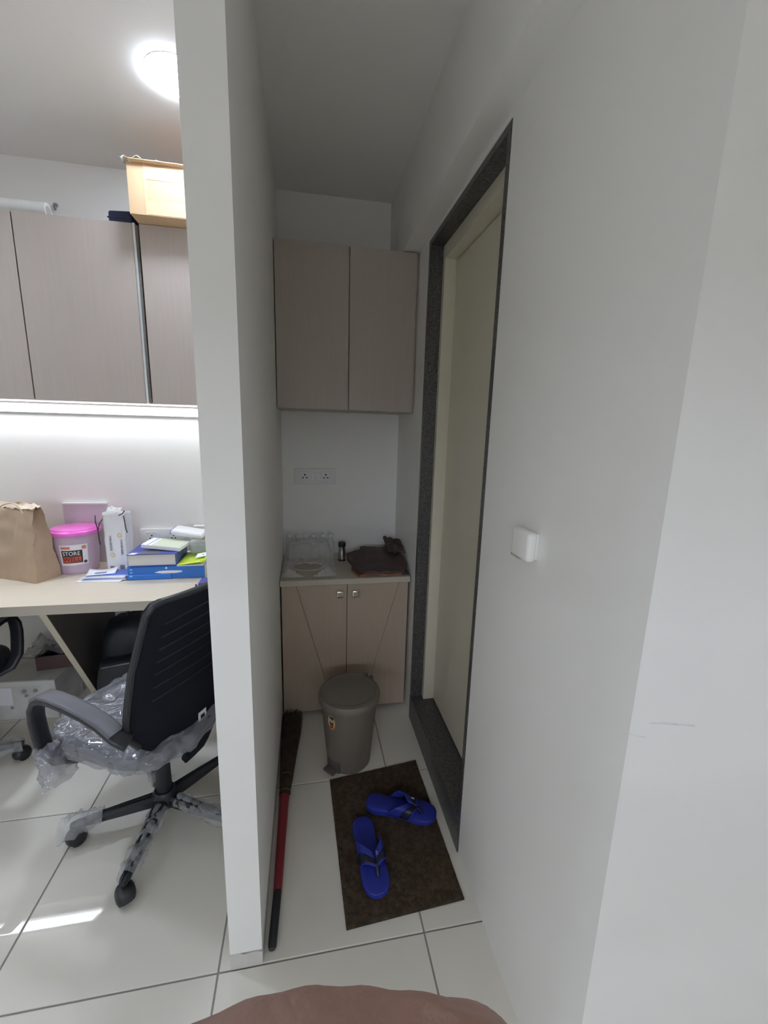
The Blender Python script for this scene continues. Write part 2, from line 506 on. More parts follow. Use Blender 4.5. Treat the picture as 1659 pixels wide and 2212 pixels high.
# ------------------------------------------------------------------ low cabinet in the passage
LY = 1.985
lc = thing('floor_cabinet', 'low tan two-door cabinet on the passage floor', 'cabinet', (0.194, LY, 0))
lx0, lx1 = -0.322, 0.315
b = B(); b.box((lx0, 0.020, 0.055), (lx1, YB - LY, 0.731)); obj('body', b, LAMD, lc)
b = B(); b.box((lx0 + 0.004, 0.045, 0.0), (lx1 - 0.004, YB - LY, 0.055)); obj('plinth', b, mat('plinth_brown', (0.12, 0.10, 0.085), 0.6), lc)
b = B(); b.box((lx0 - 0.006, -0.018, 0.7315), (lx1 + 0.006, YB - LY, 0.762), bev=0.0025, seg=1); obj('cabinet_top', b, EDGE, lc)
for s, xa, xb in ((-1, lx0, -0.002), (1, 0.002, lx1)):
    # each door is two boards that meet along a slanting joint
    p0 = (-0.251 if s < 0 else 0.267)
    p1 = (-0.062 if s < 0 else 0.082)
    zb, zt = 0.030, 0.728
    g = 0.0010
    dr = bpy.data.objects.new('door', None)
    COL.objects.link(dr); dr.parent = lc
    lo_, hi_ = sorted((0, 1))
    bA = B(); bA.prism([(xa, zb), (p1 - g, zb), (p0 - g, zt), (xa, zt)], 'y', 0.0, 0.0185); obj('door_board', bA, LAMD, dr)
    bB = B(); bB.prism([(p1 + g, zb), (xb, zb), (xb, zt), (p0 + g, zt)], 'y', 0.0, 0.0185); obj('door_board', bB, LAMD, dr)
    kx = -0.036 if s < 0 else 0.043
    b = B()
    b.box((kx - 0.017, -0.016, 0.660), (kx + 0.017, -0.010, 0.694), bev=0.003)
    b.box((kx - 0.006, -0.011, 0.671), (kx + 0.006, 0.0, 0.683))
    kn = obj('knob', b, CHROME, dr, True)
    b = B(); b.box((kx - 0.011, -0.0175, 0.666), (kx + 0.011, -0.0155, 0.688), bev=0.001, seg=1)
    obj('knob_inset', b, LAMD, dr)

# ------------------------------------------------------------------ sockets
def pins(parent, x, y, z, s=1.0):
    for dx, dz, r in ((0, 0.009, 0.0042), (-0.009, -0.006, 0.0036), (0.009, -0.006, 0.0036)):
        b = B(); b.tube([(x + dx * s, y, z + dz * s), (x + dx * s, y - 0.0012, z + dz * s)], r * s, 12)
        obj('pin_hole', b, DARKHOLE, parent)
sk = thing('socket_plate', 'white twin socket plate on the passage back wall', 'socket', (0.045, YB, 1.22))
b = B(); b.box((-0.117, -0.011, -0.045), (0.117, 0.0, 0.045), bev=0.004); obj('plate', b, WHITEP, sk, True)
for x in (-0.056, 0.062):
    b = B(); b.box((x - 0.028, -0.0135, -0.030), (x + 0.028, -0.010, 0.030), bev=0.0015, seg=1); so = obj('socket', b, WHITEP, sk)
    pins(so, x, -0.0134, 0.0, 1.15)
for x in (-0.008, 0.019):
    b = B(); b.box((x - 0.010, -0.0145, -0.022), (x + 0.010, -0.010, 0.022), bev=0.002, seg=1); obj('switch', b, WHITEP, sk)
so2 = thing('socket_plate', 'white socket box on the office wall behind the books', 'socket', (-0.778, YB, 0.885))
b = B(); b.box((-0.115, -0.024, -0.045), (0.115, 0.0, 0.045), bev=0.005); obj('plate', b, WHITEP, so2, True)
for x in (-0.055, 0.055):
    b = B(); b.box((x - 0.028, -0.0265, -0.030), (x + 0.028, -0.023, 0.030), bev=0.0015, seg=1); q = obj('socket', b, WHITEP, so2)
    pins(q, x, -0.0264, 0.0)

# ------------------------------------------------------------------ little white box on the right wall
wb = thing('wall_box', 'small white plastic holder fixed to the right-hand passage wall', 'wall fitting', (XR, 0.905, 1.245))
b = B(); b.box((-0.006, -0.054, -0.036), (0.0, 0.050, 0.026), bev=0.002); obj('back_plate', b, WALL, wb, True)
b = B(); b.box((-0.030, -0.060, -0.041), (-0.006, 0.022, 0.030), bev=0.009, seg=3); obj('holder', b, WALL, wb, True)
b = B(); b.box((-0.024, -0.012, -0.047), (-0.006, 0.030, -0.040), bev=0.002, seg=1); obj('shade_slit', b, mat('slit_shade_grey', (0.45, 0.44, 0.42), 0.6), wb)  # grey strip painted in for the shadow below the holder

# ------------------------------------------------------------------ office chairs
CR = {}
def crumple(base_fn, nu, nv, amp, freq, seed, close=True):
    b = B()
    def fn(u, v):
        p, n_ = base_fn(u, v)
        q = Vector((p.x * freq + seed, p.y * freq, p.z * freq))
        d = noise.turbulence(q, 4, True) - 0.5
        return p + n_ * (amp * d)
    b.grid(fn, nu, nv, close)
    return b

def caster(parent, ang, r0):
    c, s = math.cos(ang), math.sin(ang)
    b = B()
    def hood(u, v):
        a = 2 * PI * u
        ph = -0.35 + (PI / 2 + 0.35) * v
        k = max(0.0, math.cos(ph)) ** 0.7
        ca_, sa_ = math.cos(a), math.sin(a)
        return Vector((math.copysign(abs(ca_) ** 0.8, ca_) * 0.033 * k, math.copysign(abs(sa_) ** 0.7, sa_) * 0.029 * k, 0.030 + 0.030 * math.sin(ph)))
    b.grid(hood, 24, 10, True)
    b.tube([(0, 0, 0.055), (0, 0, 0.078)], 0.009, 10)
    ca = obj('caster', b, BLACK, parent, True, 60)
    ca.location = (c * r0, s * r0, 0)
    ca.rotation_euler = (0, 0, ang + 0.7)
    for sd in (-1, 1):
        b = B()
        vs = b.lathe([(0.004, -0.009), (0.021, -0.009), (0.0255, -0.006), (0.0255, 0.006), (0.021, 0.009), (0.004, 0.009)], 20)
        for v in vs:
            v.co = Vector((v.co.x, v.co.z + sd * 0.015, v.co.y + 0.026))
        obj('wheel', b, BLACK, ca, True)

def make_chair(name, label, loc, rotz, base_angle, wrapped):
    t = thing(name, label, 'office chair', loc, rotz, 'office chairs at the desk')
    # seat
    def seat_pt(u, v, grow=0.0, z0=0.425, z1=0.505):
        a = 2 * PI * u
        e = 0.55
        ca, sa = math.cos(a), math.sin(a)
        x = math.copysign(abs(ca) ** e, ca) * (0.245 + grow)
        y = math.copysign(abs(sa) ** e, sa) * (0.245 + grow)
        ph = -PI / 2 + PI * v
        k = max(0.0, math.cos(ph)) ** 0.35
        z = (z0 + z1) / 2 + ((z1 - z0) / 2 + grow) * math.copysign(abs(math.sin(ph)) ** 0.7, math.sin(ph))
        p = Vector((x * k, y * k + 0.03, z))
        n_ = Vector((x * k, y * k, (z - 0.465) * 3.0))
        return p, (n_.normalized() if n_.length > 1e-5 else Vector((0, 0, 1)))
    b = B(); b.grid(lambda u, v: seat_pt(u, v)[0], 48, 16, True); st = obj('seat', b, BLACKF, t, True)
    if wrapped:
        bw = crumple(lambda u, v: seat_pt(u, v, 0.010), 170, 64, 0.030, 12.0, 3.1)
        obj('plastic_wrap', bw, WRAP, st, True, 80)
    # backrest
    rows = [(1.005, 0.17, -0.276), (0.998, 0.198, -0.275), (0.975, 0.214, -0.272), (0.90, 0.226, -0.258), (0.80, 0.240, -0.240),
            (0.70, 0.245, -0.222), (0.63, 0.246, -0.208), (0.575, 0.238, -0.198), (0.53, 0.212, -0.192), (0.49, 0.175, -0.188),
            (0.45, 0.12, -0.184), (0.41, 0.075, -0.178), (0.37, 0.052, -0.168), (0.335, 0.045, -0.150)]
    def back_pt(u, r, off=0.0):
        z, hw, y = r
        x = (u * 2 - 1) * hw
        return Vector((x, y + 1.05 * x * x - off, z))
    b = B()
    nr = len(rows)
    b.grid(lambda u, v: back_pt(u, rows[round(v * (nr - 1))]), 21, nr)
    bk = obj('backrest', b, BLACKM, t, True)
    solid(bk, 0.026, 0)
    md = bk.modifiers.new('round', 'BEVEL'); md.width = 0.008; md.segments = 2; md.limit_method = 'ANGLE'
    # raised rim and ribs
    left = [back_pt(0.0, r, 0.012) for r in rows[:9]]
    right = [back_pt(1.0, r, 0.012) for r in rows[:9]]
    topl = [back_pt(k / 10, rows[0], 0.012) for k in range(1, 10)]
    b = B(); b.tube(left[::-1] + topl + right, 0.010, 8); obj('rim', b, BLACK, bk, True)
    for z in (0.94, 0.90, 0.86, 0.82, 0.78, 0.735, 0.69):
        def rowat(zz):
            for a_, c_ in zip(rows, rows[1:]):
                if c_[0] <= zz <= a_[0]:
                    f = (zz - c_[0]) / (a_[0] - c_[0])
                    return tuple(c_[i] + f * (a_[i] - c_[i]) for i in range(3))
        path = []
        for k in range(11):
            u = 0.12 + 0.76 * k / 10
            path.append(back_pt(u, rowat(z - 0.035 * (2 * u - 1) ** 2 + 0.01), 0.0145))
        b = B(); b.tube(path, 0.0022, 6); obj('back_rib', b, BLACKF, bk, True)
    b = B(); b.box((-0.018, -0.2045, 0.487), (0.018, -0.2025, 0.522)); obj('care_tag', b, PAPER, bk)
    b = B(); b.box((-0.009, -0.2055, 0.494), (0.009, -0.2045, 0.508)); obj('tag_print', b, BLACK, bk)
    # arms
    prof = [(-0.172, 0.585), (-0.150, 0.612), (-0.10, 0.637), (-0.04, 0.655), (0.03, 0.667), (0.09, 0.671), (0.135, 0.668), (0.165, 0.652),
            (0.183, 0.622), (0.187, 0.58), (0.180, 0.53), (0.168, 0.48), (0.150, 0.435), (0.125, 0.412), (0.09, 0.405)]
    for s in (-1, 1):
        path = [(s * (0.272 - {0: 0.016, 12: 0.02, 13: 0.07, 14: 0.14}.get(k, 0.0)), y, z) for k, (y, z) in enumerate(prof)]
        b = B(); b.tube(path, 0.02, 14, True, flat=(0.050, 0.022)); ar = obj('armrest', b, BLACK, t, True, 60)
        # grey top pad
        pp = [(s * 0.272, y, z + 0.0105) for y, z in prof[1:8]]
        b = B(); b.tube(pp, 0.02, 12, True, flat=(0.052, 0.012)); obj('arm_pad', b, GREYP, ar, True, 60)
        if wrapped and s < 0:
            def sl(u, v):
                y = 0.170 - 0.045 * v; z = 0.50 - 0.12 * v
                a = 2 * PI * u
                n_ = Vector((math.cos(a), math.sin(a) * 0.7, 0))
                return Vector((-0.265, y, z)) + Vector((n_.x * 0.040, n_.y * 0.035, 0)) * (1 + 0.5 * v), n_
            obj('plastic_sleeve', crumple(sl, 36, 18, 0.035, 22, 8.0), WRAP, ar, True, 80)
    b = B(); b.box((-0.10, -0.16, 0.385), (0.10, 0.12, 0.422), bev=0.01); obj('tilt_mechanism', b, BLACK, t, True)
    b = B(); b.tube([(0, -0.158, 0.335), (0, -0.12, 0.37), (0, -0.05, 0.395)], 0.02, 10, True, flat=(0.07, 0.025)); obj('back_bracket', b, BLACK, t, True)
    b = B(); b.lathe([(0.027, 0.10), (0.027, 0.27), (0.018, 0.275), (0.018, 0.39)], 20); obj('gas_column', b, BLACK, t, True)
    # five-star base
    b = B(); b.lathe([(0.030, 0.07), (0.044, 0.075), (0.044, 0.118), (0.034, 0.135), (0.028, 0.135)], 24); obj('hub', b, BLACK, t, True)
    for k in range(5):
        a = 2 * PI * k / 5 + base_angle - rotz
        c, s = math.cos(a), math.sin(a)
        sx = Vector((-s, c, 0))
        b = B()
        rings = []
        for r, wd, zt, zb in ((0.035, 0.046, 0.118, 0.082), (0.12, 0.042, 0.110, 0.079), (0.22, 0.036, 0.099, 0.076), (0.285, 0.030, 0.089, 0.072), (0.303, 0.020, 0.085, 0.074)):
            o_ = Vector((c * r, s * r, 0))
            pr = []
            for x, z in ((-0.5, zb), (0.5, zb), (0.5, zt - 0.008), (0.28, zt), (0.08, zt), (0.05, zt - 0.004), (-0.05, zt - 0.004), (-0.08, zt), (-0.28, zt), (-0.5, zt - 0.008)):
                p = o_ + sx * (x * wd); p.z = z
                pr.append(b.bm.verts.new(p))
            rings.append(pr)
        n = len(rings[0])
        for q, q2 in zip(rings, rings[1:]):
            for i in range(n):
                b.bm.faces.new((q[i], q[(i + 1) % n], q2[(i + 1) % n], q2[i]))
        b.bm.faces.new(rings[0]); b.bm.faces.new(rings[-1])
        lg = obj('leg', b, BLACK, t, True, 30)
        caster(t, a, 0.29)
        rng = {0: (0.05, 0.275), 1: (0.06, 0.31), 2: None, 3: (0.08, 0.30), 4: (0.20, 0.335)}[k] if wrapped else (None if k else (0.10, 0.30))
        if rng:
            r0, r1 = rng
            def sl(u, v, c=c, s=s, sx=sx, r0=r0, r1=r1, k=k):
                r = r0 + (r1 - r0) * v
                a_ = 2 * PI * u
                fat = 0.027 + (0.016 * v if k == 4 else 0.004 * v)
                n_ = sx * math.cos(a_) + Vector((0, 0, 1)) * math.sin(a_)
                return Vector((c * r, s * r, 0.097 - 0.03 * v)) + n_ * fat, n_
            obj('plastic_sleeve', crumple(sl, 28, 40, 0.022, 26, 1.7 * k), WRAPD, lg, True, 80)
    return t
CH_ROT = math.radians(61.4)
make_chair('office_chair', 'black mesh office chair with plastic wrapped seat, back turned to us', (-0.545, 1.475, 0), CH_ROT, math.radians(-97), True)
make_chair('office_chair', 'black office chair pushed under the desk behind the slanted panel', (-1.54, 1.78, 0), math.radians(0), math.radians(21), False)
bpy.context.view_layer.update()

# ------------------------------------------------------------------ things under the desk
def open_box(b, w, d, h, t=0.006):
    """carton body without a lid, centred on the base"""
    vs = []
    for q in ((-w / 2, -d / 2, w / 2, -d / 2 + t), (-w / 2, d / 2 - t, w / 2, d / 2), (-w / 2, -d / 2 + t, -w / 2 + t, d / 2 - t), (w / 2 - t, -d / 2 + t, w / 2, d / 2 - t)):
        b.box((q[0], q[1], 0), (q[2], q[3], h))
    b.box((-w / 2 + t, -d / 2 + t, 0), (w / 2 - t, d / 2 - t, t))

WCARD = mat('white_carton_board', (0.62, 0.61, 0.58), 0.7, var=0.14, scale=9)
ct = thing('carton', 'scuffed white carton on the floor under the desk', 'box', (-1.50, 2.27, 0), math.radians(-3))
b = B(); b.box((-0.245, -0.10, 0.0), (0.245, 0.12, 0.215), bev=0.003, seg=1); obj('body', b, WCARD, ct)
b = B(); b.box((-0.245, -0.103, 0.190), (0.245, -0.1005, 0.214)); obj('top_flap', b, mat('carton_flap', (0.66, 0.65, 0.62), 0.7), ct)
for x, z, r in ((0.10, 0.158, 0.011), (0.152, 0.160, 0.010), (0.108, 0.134, 0.008), (0.035, 0.07, 0.007)):
    b = B()
    b.tube([(x, -0.1005, z), (x, -0.104, z)], r, 14)
    obj('dent', b, mat('dull_grey_mark', (0.30, 0.30, 0.29), 0.8), ct)
b = B(); b.box((-0.02, -0.1015, 0.085), (0.045, -0.1003, 0.180)); obj('sticker', b, PAPER, ct)
bx = thing('carton', 'dark brown open carton on the white carton under the desk', 'box', (-1.30, 2.33, 0.2155), math.radians(8))
b = B(); open_box(b, 0.20, 0.13, 0.075); obj('body', b, mat('dark_brown_board', (0.10, 0.06, 0.05), 0.8), bx)
b = B()
b.grid(lambda u, v: Vector((-0.16 + 0.22 * u, -0.07 + 0.16 * v, 0.082 + 0.06 * fbm(u * 3, v * 3, 5) + 0.03 * u)), 18, 14)
pl = obj('plastic_sheet', b, WRAP, bx, True, 70)
# black backpack behind the chair
bp = thing('backpack', 'slumped black backpack under the desk between panel and chair', 'bag', (-0.86, 2.18, 0), math.radians(10))
def lump(w, d, h, e=0.5, sl=0.0):
    def fn(u, v):
        a = 2 * PI * u; ph = -PI / 2 + PI * v
        k = max(0, math.cos(ph)) ** e
        x = math.copysign(abs(math.cos(a)) ** 0.6, math.cos(a)) * w / 2 * k
        y = math.copysign(abs(math.sin(a)) ** 0.6, math.sin(a)) * d / 2 * k
        z = h / 2 + h / 2 * math.copysign(abs(math.sin(ph)) ** 0.6, math.sin(ph))
        q = 0.012 * fbm(x * 12, y * 12, z * 12)
        return Vector((x * (1 + q * 3) + sl * z, y * (1 + q * 3) + 0.06 * z, z + (q if v > 0.1 else 0)))
    return fn
b = B(); b.grid(lump(0.33, 0.24, 0.51, 0.22), 40, 24, True); obj('body', b, BLACKF, bp, True, 70)
b = B(); b.grid(lambda u, v: lump(0.30, 0.14, 0.36, 0.22)(u, v) + Vector((-0.02, -0.12, 0.01)), 36, 20, True); obj('front_pocket', b, BLACKF, bp, True, 70)
b = B(); b.tube([(-0.14 + 0.028 * k, -0.150 - 0.012 * math.sin(k * PI / 10), 0.345 + 0.012 * math.sin(k * PI / 10)) for k in range(11)], 0.004, 8); obj('zip', b, mat('grey_zip', (0.12, 0.12, 0.13), 0.3), bp, True)
b = B(); b.tube([(-0.05, 0.03, 0.525), (-0.04, 0.03, 0.56), (0.0, 0.03, 0.572), (0.04, 0.03, 0.56), (0.05, 0.03, 0.525)], 0.007, 8); obj('carry_loop', b, BLACKF, bp, True)

# ------------------------------------------------------------------ things on the desk
# paper bag
pb = thing('paper_bag', 'crumpled brown paper carrier bag on the desk', 'paper bag', (-1.350, 2.206, DZT), math.radians(-25))
BW, BD, BH = 0.30, 0.12, 0.345
def bag_pt(u, v, W=BW, D=BD, H=BH, top=0.38, cr=0.012, seed=0.0, neck=0.93):
    # perimeter u: front, right, back, left, gussets fold inwards as it rises
    per = [(-W / 2, -D / 2), (W / 2, -D / 2), (W / 2, D / 2), (-W / 2, D / 2)]
    L = [W, D, W, D]; tot = sum(L); s = u * tot; k = 0
    while k < 3 and s > L[k]:
        s -= L[k]; k += 1
    f = s / L[k]
    p, q = per[k], per[(k + 1) % 4]
    x = p[0] + (q[0] - p[0]) * f; y = p[1] + (q[1] - p[1]) * f
    sq = 1 - (1 - top) * v ** 1.3
    y *= sq
    x *= 1 - (1 - neck) * v
    if k in (1, 3):
        x -= math.copysign(0.045 * math.sin(PI * f) * v, x)
    c = cr * fbm(x * 14 + seed, y * 14 + 2, v * 4) * (0.25 + v)
    return Vector((x + c * 0.6, y + c, H * v + (0.010 * fbm(u * 9, seed, 1) if v > 0.95 else 0)))
b = B()
V = b.grid(lambda u, v: bag_pt(u, v), 72, 22, True)
b.bm.faces.new(V[0])
o = obj('body', b, KRAFT, pb, True, 35); solid(o, 0.0012)
for sy in (-1, 1):
    path = [(-0.07 + 0.016 * k, sy * 0.031 + (0.012 if sy < 0 else -0.01) * math.sin(PI * k / 10), BH - 0.022 + 0.040 * math.sin(PI * k / 10) ** 0.6) for k in range(11)]
    b = B(); b.tube(path, 0.0035, 8); obj('handle', b, mat('twisted_paper', (0.55, 0.44, 0.32), 0.8), pb, True)
b = B()
b.grid(lambda u, v: Vector((-0.13 + 0.27 * u, -0.030 + 0.055 * v, BH + 0.004 + 0.012 * fbm(u * 8, v * 4, 9) + 0.012 * (v - 0.5))), 26, 8)
o = obj('torn_rim', b, mat('torn_paper', (0.60, 0.50, 0.39), 0.8), pb, True, 50); solid(o, 0.001)

# storage tub
tb = thing('storage_tub', 'clear plastic tub with a bright pink lid and printed label', 'tub', (-1.15, 2.284, DZT))
tub_r = lambda z: 0.086 + 0.016 * z / 0.205
b = B(); b.lathe([(0.078, 0.002), (0.084, 0.0), (0.087, 0.004)] + [(tub_r(z), z) for z in (0.02, 0.06, 0.10, 0.14, 0.18, 0.205)], 56, cap=False)
b.lathe([(0.0005, 0.002), (0.078, 0.002)], 56, cap=False)
o = obj('body', b, TUB, tb, True); solid(o, 0.0015)
b = B(); b.lathe([(0.104, 0.196), (0.1105, 0.198), (0.1115, 0.206), (0.110, 0.214), (0.104, 0.219), (0.099, 0.219), (0.096, 0.224), (0.088, 0.226), (0.0, 0.227)], 64)
obj('lid', b, PINK, tb, True, 30)
b = B(); b.lathe([(0.072, 0.004), (0.078, 0.075), (0.06, 0.095), (0.03, 0.10), (0.0, 0.102)], 32); obj('contents', b, mat('mauve_contents', (0.55, 0.44, 0.56), 0.7, var=0.25, scale=25), tb, True)
A0 = -PI / 2 + 0.30
def on_tub(x, z, lift=0.0):
    a = A0 + x / 0.098
    r = tub_r(z) + 0.0022 + lift
    return Vector((r * math.cos(a), r * math.sin(a), z))
def tub_patch(name, x0, x1, z0, z1, m_, lift, parent, slant=0.0):
    b = B(); b.grid(lambda u, v: on_tub(x0 + (x1 - x0) * u, z0 + (z1 - z0) * v, lift), 14, 6)
    return obj(name, b, m_, parent, True)
LBL = mat('label_white', (0.80, 0.78, 0.80), 0.5)
lab = tub_patch('label', -0.060, 0.060, 0.050, 0.155, LBL, 0.0, tb)
tub_patch('label_red_bar', -0.052, -0.012, 0.134, 0.146, mat('label_orange', (0.62, 0.19, 0.12), 0.5), 0.0004, lab)
tub_patch('label_black_panel', -0.052, 0.036, 0.062, 0.127, mat('label_black', (0.02, 0.015, 0.02), 0.5), 0.0004, lab)
tub_patch('label_red_panel', -0.049, 0.030, 0.066, 0.095, mat('label_red', (0.50, 0.09, 0.06), 0.5), 0.0008, lab)
text_part('lettering', 'STORE', 0.030, mat('label_letter_white', (0.85, 0.85, 0.85), 0.5), lab, lambda x, y, d: on_tub(-0.010 + x * 0.82, 0.110 + y * 0.95, 0.0011 + d))
text_part('lettering', 'WELL', 0.032, mat('label_letter_dark', (0.10, 0.01, 0.01), 0.5), lab, lambda x, y, d: on_tub(-0.010 + x * 0.92, 0.080 + y, 0.0014 + d))
def tub_disc(name, x, z, r, m_):
    b = B(); c = b.bm.verts.new(on_tub(x, z, 0.0007)); ring = [b.bm.verts.new(on_tub(x + r * math.cos(2 * PI * k / 20), z + r * math.sin(2 * PI * k / 20), 0.0007)) for k in range(20)]
    for k in range(20): b.bm.faces.new((c, ring[k], ring[(k + 1) % 20]))
    obj(name, b, m_, lab)
tub_disc('label_seal', 0.044, 0.139, 0.010, mat('label_seal_orange', (0.66, 0.25, 0.13), 0.5))
tub_disc('label_dot', 0.047, 0.064, 0.008, mat('label_dot_dark', (0.06, 0.05, 0.06), 0.5))

# pale board against the wall
bd = thing('board', 'pale grey board standing against the wall behind the pink-lidded tub', 'board', (-1.15, 2.408, DZT))
b = B(); b.box((-0.102, -0.008, 0.0), (0.102, 0.008, 0.322), bev=0.001, seg=1); obj('panel', b, mat('pale_grey_card', (0.58, 0.55, 0.58), 0.6), bd)
b = B(); b.box((-0.104, -0.010, 0.318), (0.104, 0.009, 0.325)); obj('top_edge', b, PAPER, bd)

# white gift bag
gb = thing('gift_bag', 'tall white paper gift bag with black cord handles', 'paper bag', (-0.941, 2.262, DZT + 0.0), math.radians(-8))
b = B()
V = b.grid(lambda u, v: bag_pt(u, v, 0.096, 0.07, 0.305, 0.8, 0.005, 4.0, 1.10), 64, 20, True)
b.bm.faces.new(V[0])
o = obj('body', b, mat('glossy_white_paper', (0.78, 0.78, 0.80), 0.45), gb, True, 35); solid(o, 0.001)
b = B(); b.box((-0.052, -0.034, 0.003), (-0.0495, 0.034, 0.29)); obj('gusset', b, mat('peach_paper', (0.66, 0.52, 0.42), 0.6), gb)
INK = mat('grey_violet_ink', (0.20, 0.19, 0.27), 0.6)
GOLD = mat('pale_gold_ink', (0.72, 0.55, 0.33), 0.5)
def on_bag(x, z, lift):
    return Vector((x, -0.0365 + 0.0085 * (z / 0.305) - lift - 0.002, z))
text_part('lettering', 'ROSENBEL', 0.0185, INK, gb, lambda x, y, d: on_bag(-0.024 - y * 0.75, 0.150 + x * 0.92, 0.001 + d))
text_part('lettering', 'ROSENBEL', 0.0185, INK, gb, lambda x, y, d: on_bag(0.028 + y * 0.75, 0.128 - x * 0.92, 0.001 + d))
for x, z in ((-0.019, 0.088), (0.022, 0.190)):
    b = B()
    for k in range(24):
        a0, a1 = 2 * PI * k / 24, 2 * PI * (k + 1) / 24
        q = [on_bag(x + r * math.cos(a), z + r * 1.1 * math.sin(a), 0.0012) for r, a in ((0.006, a0), (0.011, a0), (0.011, a1), (0.006, a1))]
        b.bm.faces.new([b.bm.verts.new(p) for p in q])
    bmesh.ops.remove_doubles(b.bm, verts=b.bm.verts[:], dist=1e-5)
    obj('ring_mark', b, GOLD, gb)
for x0, x1 in ((-0.036, -0.017), (0.012, 0.034)):
    b = B(); b.box((x0, -0.0375, 0.014), (x1, -0.0362, 0.030 if x0 < 0 else 0.036)); obj('print_block', b, INK, gb)
CORD = mat('black_cord', (0.012, 0.011, 0.014), 0.7)
for path in ([(0.028, -0.034, 0.292), (0.036, -0.040, 0.296), (0.048, -0.038, 0.302), (0.060, -0.036, 0.318)],
             [(0.050, -0.032, 0.290), (0.055, -0.034, 0.25), (0.058, -0.036, 0.225), (0.063, -0.036, 0.205)],
             [(-0.052, -0.03, 0.275), (-0.063, -0.045, 0.25), (-0.069, -0.05, 0.22), (-0.069, -0.05, 0.17), (-0.066, -0.05, 0.145)],
             [(-0.085, -0.035, 0.29), (-0.081, -0.045, 0.26), (-0.072, -0.05, 0.235), (-0.069, -0.05, 0.20)]):
    b = B(); b.tube(path, 0.0022, 8); obj('cord_handle', b, CORD, gb, True)
b = B(); b.grid(lambda u, v: Vector((-0.060 + 0.07 * u, 0.012 + 0.02 * v, 0.296 + 0.025 * v + 0.012 * fbm(u * 5, v * 3, 3))), 14, 5)
o = obj('tissue', b, PAPER, gb, True, 60); solid(o, 0.0006)

# brochures, one sheet booklet at a time
BRB = mat('brochure_blue', (0.05, 0.11, 0.42), 0.4, var=0.3, scale=14)
BRW = mat('brochure_white', (0.74, 0.75, 0.80), 0.45, var=0.10, scale=30)
zz = DZT
for k, (x, y, r, w_, d_, h_, m_, lb) in enumerate([
        (-0.972, 2.140, -4, 0.20, 0.13, 0.005, PAPER, 'white paper sheet lying lowest under the brochures by the blue box'),
        (-0.955, 2.140, 2, 0.19, 0.11, 0.007, BRB, 'blue brochure second from the bottom of the pile by the gift bag'),
        (-0.960, 2.143, -2, 0.195, 0.10, 0.006, BRW, 'pale printed brochure in the middle of the pile by the gift bag'),
        (-0.950, 2.146, 4, 0.18, 0.085, 0.006, BRB, 'blue brochure near the top of the pile by the gift bag')]):
    t = thing('brochure', lb, 'brochure', (x, y, zz), math.radians(r), 'brochures left of the blue box')
    b = B(); b.prism([(-w_ / 2, -d_ / 2), (w_ / 2, -d_ / 2), (w_ / 2, d_ / 2), (-w_ / 2 + 0.05, d_ / 2)], 'z', 0.0, h_ - 0.0004); obj('pages', b, PAPER, t)
    b = B(); b.prism([(-w_ / 2 + 0.002, -d_ / 2 - 0.0006), (w_ / 2, -d_ / 2 - 0.0006), (w_ / 2, d_ / 2), (-w_ / 2 + 0.052, d_ / 2)], 'z', h_ - 0.0004, h_); obj('cover', b, m_, t)
    zz += h_ + 0.0002
lf = thing('leaflet', 'curled white leaflet lying on top of the brochures', 'leaflet', (-0.985, 2.15, zz), math.radians(12))
b = B(); b.grid(lambda u, v: Vector((-0.06 + 0.12 * u, -0.035 + 0.08 * v, 0.001 + 0.010 * (2 * u - 1) ** 2 * v)), 12, 6)
o = obj('sheet', b, BRW, lf, True); solid(o, 0.0005)
b = B(); b.box((-0.03, -0.02, 0.0012), (0.02, 0.0, 0.002)); obj('print_block', b, INK, lf)

# blue box file
BLB = mat('bright_blue_card', (0.025, 0.17, 0.60), 0.35, var=0.04, scale=6)
bl = thing('box_file', 'bright blue flat box at the bottom of the book pile', 'box', (-0.675, 2.215, DZT), math.radians(0))
b = B(); b.box((-0.178, -0.120, 0.0), (0.172, 0.12, 0.066), bev=0.003, seg=1); obj('body', b, BLB, bl)
b = B(); b.box((-0.176, -0.117, 0.0665), (0.170, 0.118, 0.070), bev=0.001, seg=1); obj('lid', b, PAPER, bl)
b = B(); b.box((0.1724, -0.116, 0.002), (0.1745, 0.118, 0.064)); obj('end_label', b, mat('beige_board', (0.60, 0.56, 0.48), 0.7), bl)
b = B(); b.prism([(-0.055, 0.034), (-0.02, 0.029), (0.04, 0.030), (0.072, 0.035), (0.068, 0.041), (0.045, 0.042), (0.0, 0.043), (-0.035, 0.041)], 'y', -0.124, -0.1204)
obj('white_tab', b, PAPER, bl)
b = B(); b.box((-0.178, -0.1265, 0.001), (0.02, -0.1205, 0.026), bev=0.002, seg=1); obj('loose_flap', b, BLB, bl)
for z in (0.020, 0.036, 0.051):
    b = B(); b.box((-0.165, -0.1272 if z < 0.03 else -0.1212, z - 0.003), (-0.154, -0.1202, z + 0.003)); obj('print_mark', b, mat('light_blue_ink', (0.35, 0.55, 0.85), 0.5), bl)
b = B(); b.tube([(-0.002, -0.1200, 0.056), (-0.002, -0.1225, 0.056)], 0.005, 12); obj('stud', b, PAPER, bl)

